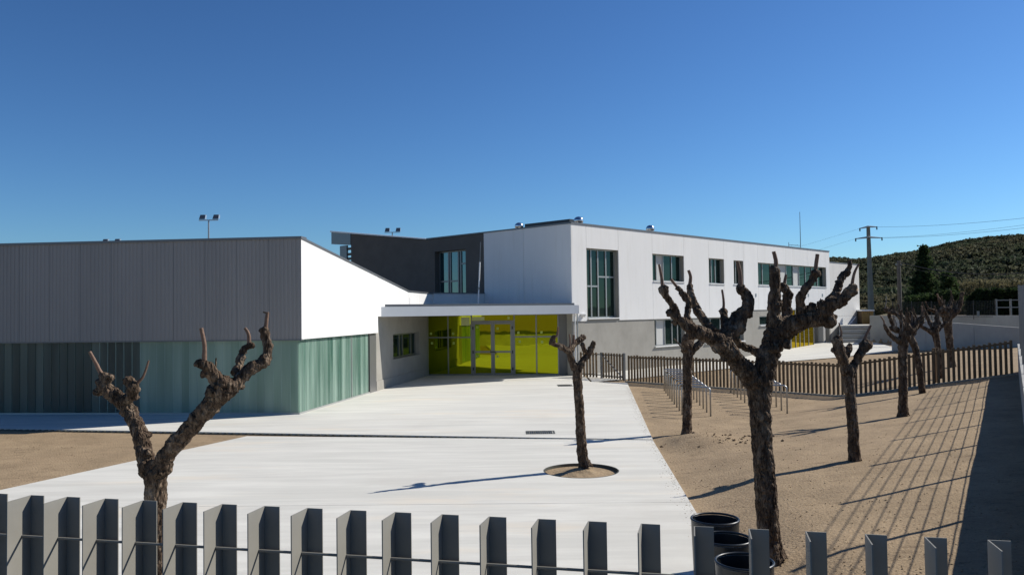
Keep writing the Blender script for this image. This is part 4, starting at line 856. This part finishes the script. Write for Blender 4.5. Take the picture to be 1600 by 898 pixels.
# ---------------------------------------------------------------- bicycle stands
def hoop_mesh(wd, h=.80, r=.024, rad=.10):
    pts = [(0, 0, -.1), (0, 0, h-rad)]+[(rad-rad*math.cos(t), 0, h-rad+rad*math.sin(t)) for t in np.linspace(.26, math.pi/2, 5)]+[(wd-rad+rad*math.sin(t), 0, h-rad+rad*math.cos(t)) for t in np.linspace(0, math.pi/2-.26, 5)]+[(wd, 0, h-rad), (wd, 0, -.1)]
    mm = M().tube([Vector(p) for p in pts], r, 10); me = mesh_of('bicycle_stand', mm.v, mm.f, steel, True); return me
hm = hoop_mesh(.95)
def hoops(f0, f1, n, ang, names, grp):
    for k in range(n):
        t = k/(n-1); x, y = f0[0]+(f1[0]-f0[0])*t, f0[1]+(f1[1]-f0[1])*t
        o = link('bicycle_stand', hm, (x, y, G(x, y)), None, ang+random.uniform(-.02, .02))
        tag(o, names(k, n), 'bicycle stand', grp)
ordn = ['nearest', 'second', 'third', 'fourth', 'fifth', 'sixth', 'seventh', 'eighth', 'farthest']
def nm(row):
    return lambda k, n: f"steel bicycle hoop, {'farthest' if k == n-1 else ordn[k]} of {row}" if k in (0, n-1) else f"steel bicycle hoop, {ordn[k]} from near end of {row}"
hl = gp(1066, 647.5); hr = gp(1110.5, 650); hw = (hr-hl).xy; ang = math.atan2(hw.y, hw.x)
hbk = gp(1038, 610.5)
hm2 = hoop_mesh(hw.length); hm = hm2
hoops((hl.x, hl.y), (hbk.x, hbk.y), 9, ang, nm('left row behind slim trunk'), 'bicycle stands in the left row')
hr2 = gp(1230, 646); fl = (hr2.x-hw.x, hr2.y-hw.y); hb2 = gp(1142, 613)
hoops(fl, (hb2.x, hb2.y), 8, ang, nm('right row behind thick trunk'), 'bicycle stands in the right row')

# ---------------------------------------------------------------- timber picket fence and gate
tf_ = empty('timber_fence', (11.2, 26.5, 0), 'brown timber picket fence dividing the sandy yard and bending towards the wall', 'fence')
fp = [gp(983, 596.5), gp(1336, 617.5), gp(1400, 609.5), gp(1470, 600), gp(1583, 585.5)]
def along(pts, step, start=0):
    out = []; acc = start
    for a, b_ in zip(pts[:-1], pts[1:]):
        L = (b_-a).xy.length; d = (b_-a)/L
        while acc < L: out.append((a+d*acc, math.atan2(d.y, d.x))); acc += step
        acc -= L
    return out
def picket(h, w_, t_):
    mm = M(); c = .012
    mm.prism([(-w_/2, -t_/2, 0), (w_/2, -t_/2, 0), (w_/2, t_/2, 0), (-w_/2, t_/2, 0)], [(-w_/2, -t_/2, h-c), (w_/2, -t_/2, h-c), (w_/2, t_/2, h-c), (-w_/2, t_/2, h-c)])
    mm.prism([(-w_/2, -t_/2, h-c+.0005), (w_/2, -t_/2, h-c+.0005), (w_/2, t_/2, h-c+.0005), (-w_/2, t_/2, h-c+.0005)], [(-w_/2+c, -t_/2+c, h), (w_/2-c, -t_/2+c, h), (w_/2-c, t_/2-c, h), (-w_/2+c, t_/2-c, h)])
    return mesh_of('picket', mm.v, mm.f, wood)
pkm = picket(1.10, .075, .05); pks = [pkm, picket(1.085, .075, .05), picket(1.115, .08, .05)]
for (p, a) in along(fp, .152):
    link('picket', random.choice(pks), (p.x, p.y, G(p.x, p.y)+.02), tf_, a+random.uniform(-.04, .04))
def ribbon(pts, dz0, dz1, wd, n=40):
    mm = M(); P_ = [p for p, a in along(pts, .5)]+[pts[-1]]
    for a, b_ in zip(P_[:-1], P_[1:]):
        d = (b_-a).xy.normalized(); nn = Vector((-d.y, d.x, 0))*wd/2; za, zb = G(a.x, a.y), G(b_.x, b_.y)
        A_, B_ = Vector((a.x, a.y, za)), Vector((b_.x, b_.y, zb)); up0_, up1_ = Vector((0, 0, dz0)), Vector((0, 0, dz1))
        mm.prism([A_-nn+up0_, B_-nn+up0_, B_+nn+up0_, A_+nn+up0_], [A_-nn+up1_, B_-nn+up1_, B_+nn+up1_, A_+nn+up1_])
    return mm
bk = Vector((.0, .055, 0))
mk('top_rail', ribbon([p+bk for p in fp], 1.0, 1.06, .04), wood, tf_)
struct(mk('fence_kerb', ribbon([fp[0]-Vector((.1, 0, 0))]+fp[1:], -.25, .05, .22), mat('kerb_concrete', (.46, .40, .31), .95, spec=.05, var=.25, vscale=3)), 'low concrete kerb under the timber picket fence')
for px, py, lab in ((1463.5, 598, 0), (1468, 597, 0)):
    p = gp(px, py); mk('post', M().tube([(p.x, p.y+.12, G(p.x, p.y)-.2), (p.x, p.y+.12, G(p.x, p.y)+1.16)], .06, 12), wood, tf_, smooth=True)
# gate by the entrance
ga, gb = gp(940.5, 591.5), gp(975.5, 595); gl = gp(906, 589.5)
gt = empty('steel_gate', ga, 'dark picket gate with a diagonal brace between entrance and timber fence', 'gate')
GW = Wall(ga.xy, gb.xy); mm = M()
mk('gate_post', GW.box(M(), -.05, .03, .0, 1.16, -.04, .04), alum, gt); mk('gate_post', GW.box(M(), GW.L-.03, GW.L+.05, 0, 1.18, -.04, .04), alum, gt)
for z_ in (.12, 1.04): mk('gate_rail', GW.box(M(), .04, GW.L-.04, z_, z_+.05, -.02, .02), alum, gt)
mm = M(); mm.tube([GW.pt(.06, 1.06, .05), GW.pt(GW.L-.08, .16, .05)], .022, 8); mk('brace', mm, alum, gt)
n_ = int((GW.L-.1)/.165)
for k in range(n_):
    link('gate_picket', pkm, GW.pt(.12+k*(GW.L-.2)/(n_-1) if k else .12, .05, 0), gt, math.atan2(GW.d.y, GW.d.x))
sf = empty('side_fence', gl, 'short dark picket fence between green entrance and gate', 'fence'); SFW = Wall(gl.xy, (ga.xy-GW.d*.07))
for k in range(int(SFW.L/.17)): link('picket', pkm, SFW.pt(.08+k*.17, .05, 0), sf, math.atan2(SFW.d.y, SFW.d.x))
mm = M(); SFW.box(mm, 0, SFW.L, 1.04, 1.09, -.06, -.03); SFW.box(mm, 0, SFW.L, .14, .19, -.06, -.03); mk('rail', mm, alum, sf)

# ---------------------------------------------------------------- boundary wall with railing on the right
def wp(s, q): return Vector((.527*s-.850*q, .850*s+.527*q))
bw_ = empty('boundary_wall', (*wp(15, -.3), 0), 'concrete boundary wall at right carrying a tall steel railing', 'wall')
s0, s1 = 5.0, 31.5; Wh = .92
def gz(s): return float(np.interp(s, *AS))
k = 0; s = s0
while s < s1:
    e_ = min(s+2.7, s1); mm = M()
    a, b_, c, d = wp(s, -.16), wp(e_-.012, -.16), wp(e_-.012, -.46), wp(s, -.46)
    mm.prism([(*a, gz(s)-.4), (*b_, gz(e_)-.4), (*c, gz(e_)-.4), (*d, gz(s)-.4)], [(*a, gz(s)+Wh), (*b_, gz(e_)+Wh), (*c, gz(e_)+Wh), (*d, gz(s)+Wh)]); mk('wall_section', mm, rampc, bw_); s += 2.7
railm = mat('railing_paint', (.17, .175, .175), .5, metal=.2)
rl = empty('railing', (*wp(15, -.3), 1.2), 'tall steel railing of thin horizontal bars on top of the boundary wall', 'railing')
ps = [s for s in [12.75+2.7*i for i in range(-2, 8)] if s0 < s < s1]
for s in ps:
    a = wp(s, -.24); mk('post', M().tube([(*a, gz(s)+Wh+.001), (*a, gz(s)+2.85)], .036, 8), railm, rl, smooth=True)
for i in range(9):
    h = Wh+.16+i*.215; a, b_ = wp(s0+.3, -.24), wp(s1-.2, -.24)
    mk('rail', M().tube([(*wp(s0+.3+(s1-.5-s0)*k/30, -.24), gz(s0+.3+(s1-.5-s0)*k/30)+h) for k in range(31)], .0075, 6), railm, rl)

# ---------------------------------------------------------------- ramp walls, steps, shed beyond
RB = Wall((24.0, 54.0), (27.9, 44.0))
rw = empty('rear_ramp_wall', (24, 54, .5), 'upper grey concrete ramp wall under the far gate', 'wall')
for i in range(4):
    a = RB.L*i/4; mm = M(); RB.box(mm, a, RB.L*(i+1)/4-.012, -.2, 2.42, -.25, 0); mk('wall_section', mm, rampc, rw)
RB2 = Wall((27.9, 44.0), (36, 41)); mm = M(); RB2.box(mm, .02, RB2.L, -.2, 2.42, -.25, 0); mk('wall_section', mm, rampc, rw)
b0_ = gp(1393.5, 548.5); fl_ = Wall((b0_.x, b0_.y), (25.3, 39.6))
fwm = empty('front_ramp_wall', (b0_.x, b0_.y, .5), 'lower grey concrete ramp wall with a sunlit sloping top', 'wall')
sm_, zm_ = fl_.hit(1446, 501); zR_ = fl_.hit(1590, 512.5)[1]; zL = zm_+.03
pts = [(0, zL), (sm_, zm_), (fl_.L, zR_)]
for (a, za), (b_, zb) in ((pts[0], pts[1]), ((sm_, zm_), (sm_+(fl_.L-sm_)/2, (zm_+zR_)/2)), ((sm_+(fl_.L-sm_)/2, (zm_+zR_)/2), pts[2])):
    mm = M(); fl_.poly(mm, [(a, -.2), (b_-.012, -.2), (b_-.012, zb), (a, za)], -.22, 0); mk('wall_section', mm, rampc, fwm)
rk = Wall((b0_.x, b0_.y), (24.0-.3, 53.6)); 
mm = M(); fl_.poly(mm, [(.3, .3), (fl_.L, .3), (fl_.L, zR_-.35), (.3, zL-.9)], -2.6, -.23); struct(mk('ramp', mm, slabm), 'concrete ramp surface between the two ramp walls')
st = empty('stairs', (23.5, 57, .5), 'grey concrete steps rising beside the white annex wall', 'stairs')
nst = 8; STW = Wall((22.4, 55.2), (25.6, 53.9)); z0s = .52; 
for i in range(nst):
    mm = M(); STW.box(mm, 0, STW.L-.2, .3, z0s+(i+1)*.145, -.35*(i+1)+.0, -.35*i); mk('step', mm, lconc if i % 2 else greyc, st)
mm = M(); STW.box(mm, 0, STW.L, .3, z0s+nst*.145+.02, -.35*nst-3.5, -.35*nst-.003); mk('landing', mm, lconc, st)
p = aty(1347, 486, 61); q2 = aty(1365, 486, 61)
sh = empty('timber_shed', ((p.x+q2.x)/2, 61.5, 2.2), 'small orange timber clad shed at the top of the steps', 'shed')
nb = 6; bwid = (q2.x-p.x)/nb
for i in range(nb): mk('board', M().box(p.x+i*bwid, p.x+(i+1)*bwid-.02, 61, 61.05, .9, p.z), orangew, sh)
mk('shed_body', M().box(p.x+.02, q2.x-.04, 61.06, 63, .9, p.z-.02), wood, sh); mk('shed_cap', M().box(p.x-.05, q2.x+.03, 60.9, 63.1, p.z, p.z+.1), wflash, sh)
# far gate and wire fence on the terrace
ZTn = 2.3
def tp(px, y): p = aty(px, 490, y); return p.x
Yg = 45.5
gg = empty('far_gate', (tp(1575, Yg), Yg, ZTn), 'pale metal framed gate on the terrace before the dark hedge', 'gate')
zgt = aty(1575, 467, Yg).z; x0, x1 = tp(1557, Yg), tp(1607, Yg)
for x in (x0, tp(1579.5, Yg), x1): mk('gate_post', M().box(x-.04, x+.04, Yg-.05, Yg+.05, ZTn, zgt), alum, gg)
for z in (zgt-.06, (zgt+ZTn+.1)/2, ZTn+.08): mk('gate_rail', M().box(x0+.065, x1-.065, Yg-.02, Yg+.02, z-.025, z+.025), alum, gg)
wf = empty('wire_fence', (tp(1480, Yg+2), Yg+2, ZTn), 'dark wire mesh fence on the terrace between cypress and gate', 'fence')
xs0, xs1 = tp(1395, 50), tp(1556, Yg)
def wf_pt(t): return (xs0+(xs1-xs0)*t, 50+(Yg-50)*t)
for i in range(6): x, y = wf_pt(i/5); mk('post', M().tube([(x, y, ZTn-.1), (x, y, ZTn+1.0)], .022, 8), blackm, wf)
mm = M()
for j in range(10):
    z = ZTn+.05+j*.1; mm.tube([(*wf_pt(0), z), (*wf_pt(1), z)], .006, 4)
for i in range(70): x, y = wf_pt(i/70); mm.tube([(x, y, ZTn+.02), (x, y, ZTn+.97)], .005, 4)
o = mk('wire_mesh', mm, blackm, wf); o['kind'] = 'stuff'
mk('notice_board', M().box(tp(1529, Yg+.3), tp(1533, Yg+.3), Yg+.45, Yg+.48, ZTn+.1, ZTn+.38), alum, wf)

# ---------------------------------------------------------------- foliage: many small faces
def leaves(name, pts, size, mt, parent=None, up_=0.3):
    pts = np.asarray(pts); n = len(pts); a = rng.normal(size=(n, 3)); a /= np.linalg.norm(a, axis=1)[:, None]; b_ = rng.normal(size=(n, 3)); b_ -= a*(a*b_).sum(1)[:, None]; b_ /= np.linalg.norm(b_, axis=1)[:, None]
    sz = size*rng.uniform(.6, 1.4, (n, 1)); v = np.stack([pts+a*sz, pts-a*sz*.6+b_*sz*.55, pts-a*sz*.6-b_*sz*.55], 1).reshape(-1, 3)
    c = np.array([v[:, 0].mean(), v[:, 1].mean(), v[:, 2].min()]); v = v-c
    me = bpy.data.meshes.new(name); me.vertices.add(n*3); me.vertices.foreach_set('co', v.ravel()); me.loops.add(n*3); me.loops.foreach_set('vertex_index', np.arange(n*3)); me.polygons.add(n); me.polygons.foreach_set('loop_start', np.arange(0, n*3, 3)); me.update(calc_edges=True); me.materials.append(mt)
    return link(name, me, c, parent)
def conifer(px, ytop, ybot, y, wpx, label, n=9000, nb=26, size=.13, cone=True, cat_='tree'):
    top = aty(px, ytop, y); zb = G(top.x, y); R_ = wpx/F*y
    r = empty('conifer_tree', (top.x, y, zb), label, cat_)
    mk('trunk', M().tube([(top.x, y, zb-.2), (top.x, y, top.z-.3)], [.22, .04], 8), bark, r)
    P_ = []; H_ = top.z-zb
    tiers = int(H_*2.6)
    for k in range(tiers):
        t = (k+.5)/tiers; rad = R_*((1-t)**.85 if cone else math.sin(math.pi*min(.98, .12+t*.86))**.5)*random.uniform(.72, 1.15)
        m_ = max(3, int(9*(1-t)+3))
        for j in range(m_):
            a = random.random()*6.28; L = rad*random.uniform(.55, 1.1); nn = int(n/tiers/m_)
            tt = rng.random(nn)**.7; x = top.x+np.cos(a)*L*tt; yy = y+np.sin(a)*L*tt; z = zb+.3+t*(H_-.3)+(tt*L*(.12 if cone else .5))+0*tt
            P_.append(np.stack([x, yy, z], 1)+rng.normal(0, .14+.04*L, (nn, 3))*np.array([1, 1, .7]))
    leaves('crown', np.concatenate(P_), size, pinem, r); return r
conifer(1443, 384, 500, 82, 33, 'tall dark cedar-like conifer rising against the hillside', 15000)
conifer(1479, 428, 500, 70, 11, 'slim dark cypress, left tip of the pair right of the tall conifer', 5000, cone=False)
conifer(1487, 436, 500, 71, 10, 'slim dark cypress, right tip of the pair right of the tall conifer', 4500, cone=False)
def bush(px0, px1, ytop, y, label, name, mt, n, size=.11, cat_='shrub', zb=None, dep=1.2, rough=.35):
    x0, x1 = tp(px0, y), tp(px1, y); zt_ = aty((px0+px1)/2, ytop, y).z; z0 = G((x0+x1)/2, y) if zb is None else zb
    r = empty(name, ((x0+x1)/2, y, z0), label, cat_)
    t = rng.random(n); x = x0+(x1-x0)*t; tops = np.array([zt_+rough*(noise.noise(Vector((a*1.3, 0, 3)))+.5*noise.noise(Vector((a*4, 0, 7)))) for a in x])
    z = z0+(tops-z0)*rng.random(n)**.75; yy = y+rng.uniform(-dep, dep, n); end = np.minimum(t, 1-t)*(x1-x0); z = np.where((end < .6) & (z > z0+(tops-z0)*(.5+end*.8)), z0+(tops-z0)*.45*rng.random(n), z)
    x += .25*np.array([noise.noise(Vector((0, b_*2.2, c_*2.2))) for b_, c_ in zip(yy, z)])
    leaves('foliage', np.stack([x, yy, z], 1), size, mt, r)
    for k in range(max(2, int((x1-x0)/1.5))): xx = x0+(x1-x0)*(k+.5)/max(2, int((x1-x0)/1.5)); mk('stem', M().tube([(xx, y, z0-.1), (xx+.1, y, z0+(zt_-z0)*.7)], [.06, .02], 6), bark, r)
bush(1521, 1625, 452, 49, 'tall dark clipped hedge behind the pale far gate', 'hedge', hedgem, 26000, .12, 'hedge', 2.3, 1.0, .25)
bush(1420, 1462, 462, 66, 'dark green bush at the foot of the tall conifer', 'shrub', pinem, 9000, .14, 'shrub', 2.0, 1.8, .8)
bush(1462, 1500, 458, 64, 'dark bush at the foot of the cypress pair', 'shrub', pinem, 8000, .14, 'shrub', 2.0, 1.6, .8)
bush(1498, 1530, 470, 62, 'pale olive shrub left of the dark hedge', 'shrub', shrubm, 5000, .11, 'shrub', 2.2, 1.4, .6)
bush(1366, 1400, 474, 90, 'dry brown brush behind the ramp wall left of the wooden pole', 'shrub', shrubm, 4500, .14, 'shrub', 1.8, 2.5, .8)
bush(1500, 1600, 440, 105, 'bare olive brown thicket on the slope behind the hedge', 'thicket', shrubm, 14000, .2, 'thicket', 1.5, 5, 1.6)

# hillside wood: one mass of crowns
N = 19000; cx = []
for i in range(N):
    u = random.uniform(.33, .74) if i < 17000 else random.uniform(-.7, 1.1)
    y = 170+(random.random()**.85)*520
    if i < 1900: y = random.uniform(610, 680)
    x = u*y
    cl = noise.noise(Vector((x*.012, y*.02, 2)))+.4*noise.noise(Vector((x*.04, y*.04, 7)))
    if cl < -.22 and i > 1900 and random.random() < .7: continue
    r_ = random.uniform(1.3, 2.7)*(1.25 if cl > .2 else 1)*(.75 if y < 300 else 1); cx.append((x, y, G(x, y)+r_*.5, r_, r_*random.uniform(.7, 1.1), i))
cx = np.array(cx); K = 56; n = len(cx)
d = rng.normal(size=(n, K, 3)); d /= np.linalg.norm(d, axis=2)[:, :, None]; d[:, :, 2] = np.abs(d[:, :, 2])*1.0-.25
lump = 1+.35*np.sin(d[:, :, 0]*3.1+cx[:, None, 5])*np.cos(d[:, :, 1]*3.7+cx[:, None, 5]*1.3)
pos = cx[:, None, :3]+d*lump[:, :, None]*rng.uniform(.72, 1.0, (n, K, 1))*np.stack([cx[:, 3], cx[:, 3], cx[:, 4]], 1)[:, None, :]
pos = pos.reshape(-1, 3); sz = (np.repeat(cx[:, 3], K)*rng.uniform(.17, .36, n*K))[:, None]
a_ = rng.normal(size=(n*K, 3)); a_ /= np.linalg.norm(a_, axis=1)[:, None]; b_ = rng.normal(size=(n*K, 3)); b_ -= a_*(a_*b_).sum(1)[:, None]; b_ /= np.linalg.norm(b_, axis=1)[:, None]
v = np.stack([pos+a_*sz, pos-a_*sz*.5+b_*sz*.8, pos-a_*sz*.5-b_*sz*.8], 1).reshape(-1, 3); m_ = len(pos)
me = bpy.data.meshes.new('hillside_wood'); me.vertices.add(m_*3); me.vertices.foreach_set('co', v.ravel()); me.loops.add(m_*3); me.loops.foreach_set('vertex_index', np.arange(m_*3)); me.polygons.add(m_); me.polygons.foreach_set('loop_start', np.arange(0, m_*3, 3)); me.update(calc_edges=True); me.materials.append(hillm)
nn_ = d.reshape(-1, 3)*np.array([1, 1, 1.0])+np.array([0, -.25, .55]); nn_ = nn_+.22*rng.normal(size=nn_.shape); nn_ /= np.linalg.norm(nn_, axis=1)[:, None]; me.shade_smooth(); me.normals_split_custom_set(np.repeat(nn_, 3, axis=0).tolist())
o = link('hillside_wood', me, (0, 0, 0)); o['kind'] = 'stuff'; o['label'] = 'dark pine and scrub wood covering the far hillside'; o['category'] = 'woodland'

# ---------------------------------------------------------------- poles and cables
Yp = 88; pt_ = aty(1356.5, 353, Yp); zb = G(pt_.x, Yp)
pp = empty('power_pole', (pt_.x, Yp, zb), 'tall concrete power pole with two steel crossarms', 'power pole')
pb_ = aty(1361, 470, Yp); mm = M(); a_, b2_ = .14, .27
mm.prism([(pb_.x-b2_, Yp-b2_, zb-.3), (pb_.x+b2_, Yp-b2_, zb-.3), (pb_.x+b2_, Yp+b2_, zb-.3), (pb_.x-b2_, Yp+b2_, zb-.3)], [(pt_.x-a_, Yp-a_, pt_.z), (pt_.x+a_, Yp-a_, pt_.z), (pt_.x+a_, Yp+a_, pt_.z), (pt_.x-a_, Yp+a_, pt_.z)]); mk('pole', mm, poleconc, pp)
ins = []
for (x0, y0, x1, y1) in ((1343.5, 357, 1370, 354.5), (1337, 373, 1378, 371.5)):
    a = aty(x0, y0, Yp-.3); b_ = aty(x1, y1, Yp-.3); c = (a+b_)/2; mk('crossarm', M().tube([a, c+Vector((0, 0, .12)), b_], [.05, .11, .05], 6), steel, pp)
    for e_ in (a, b_): mk('insulator', M().tube([e_+Vector((0, 0, -.3)), e_+Vector((0, 0, .05))], .07, 8), blackm, pp); ins.append(e_)
def cable(a, b_, sag, r, label):
    pts = [a.lerp(b_, t)-Vector((0, 0, sag*4*t*(1-t))) for t in np.linspace(0, 1, 24)]
    tag(mk('cable', M().tube(pts, r, 5), wirem), label, 'cable', 'overhead cables')
cable(ins[1], aty(1700, 329, 55), .3, .012, 'overhead cable running right from the upper crossarm')
cable(ins[3], aty(1700, 343, 56), .3, .012, 'upper overhead cable running right from the end of the lower crossarm')
cable(ins[3]+Vector((-.5, 0, 0)), aty(1700, 337, 58), .3, .010, 'lower overhead cable running right from inside the lower crossarm')
cable(ins[0], aty(1100, 420, 190), .5, .008, 'overhead cable running left from the upper crossarm behind the white roof'); cable(ins[2], aty(1100, 432, 190), .5, .008, 'overhead cable running left from the lower crossarm behind the white roof')
Yw = 62; wt_ = aty(1404, 407, Yw); zb = G(wt_.x, Yw)
wpo = empty('wooden_pole', (wt_.x, Yw, zb), 'dark round telephone pole between power pole and conifer', 'pole')
mk('shaft', M().tube([(wt_.x, Yw, zb-.2), (wt_.x, Yw, wt_.z)], [.17, .13], 12), mat('weathered_pole', (.12, .11, .095), .85, var=.3, vscale=5), wpo, smooth=True); mk('pole_bracket', M().box(wt_.x-.22, wt_.x+.22, Yw-.08, Yw+.08, wt_.z-.35, wt_.z-.25), alum, wpo)
cable(Vector((wt_.x, Yw, wt_.z-.1)), aty(1720, 405, 50), .95, .03, 'thick black cable sagging right from the dark round pole'); cable(Vector((wt_.x, Yw, wt_.z-.3)), aty(1720, 412, 50), 1.0, .015, 'thin cable sagging right just under the thick black one')
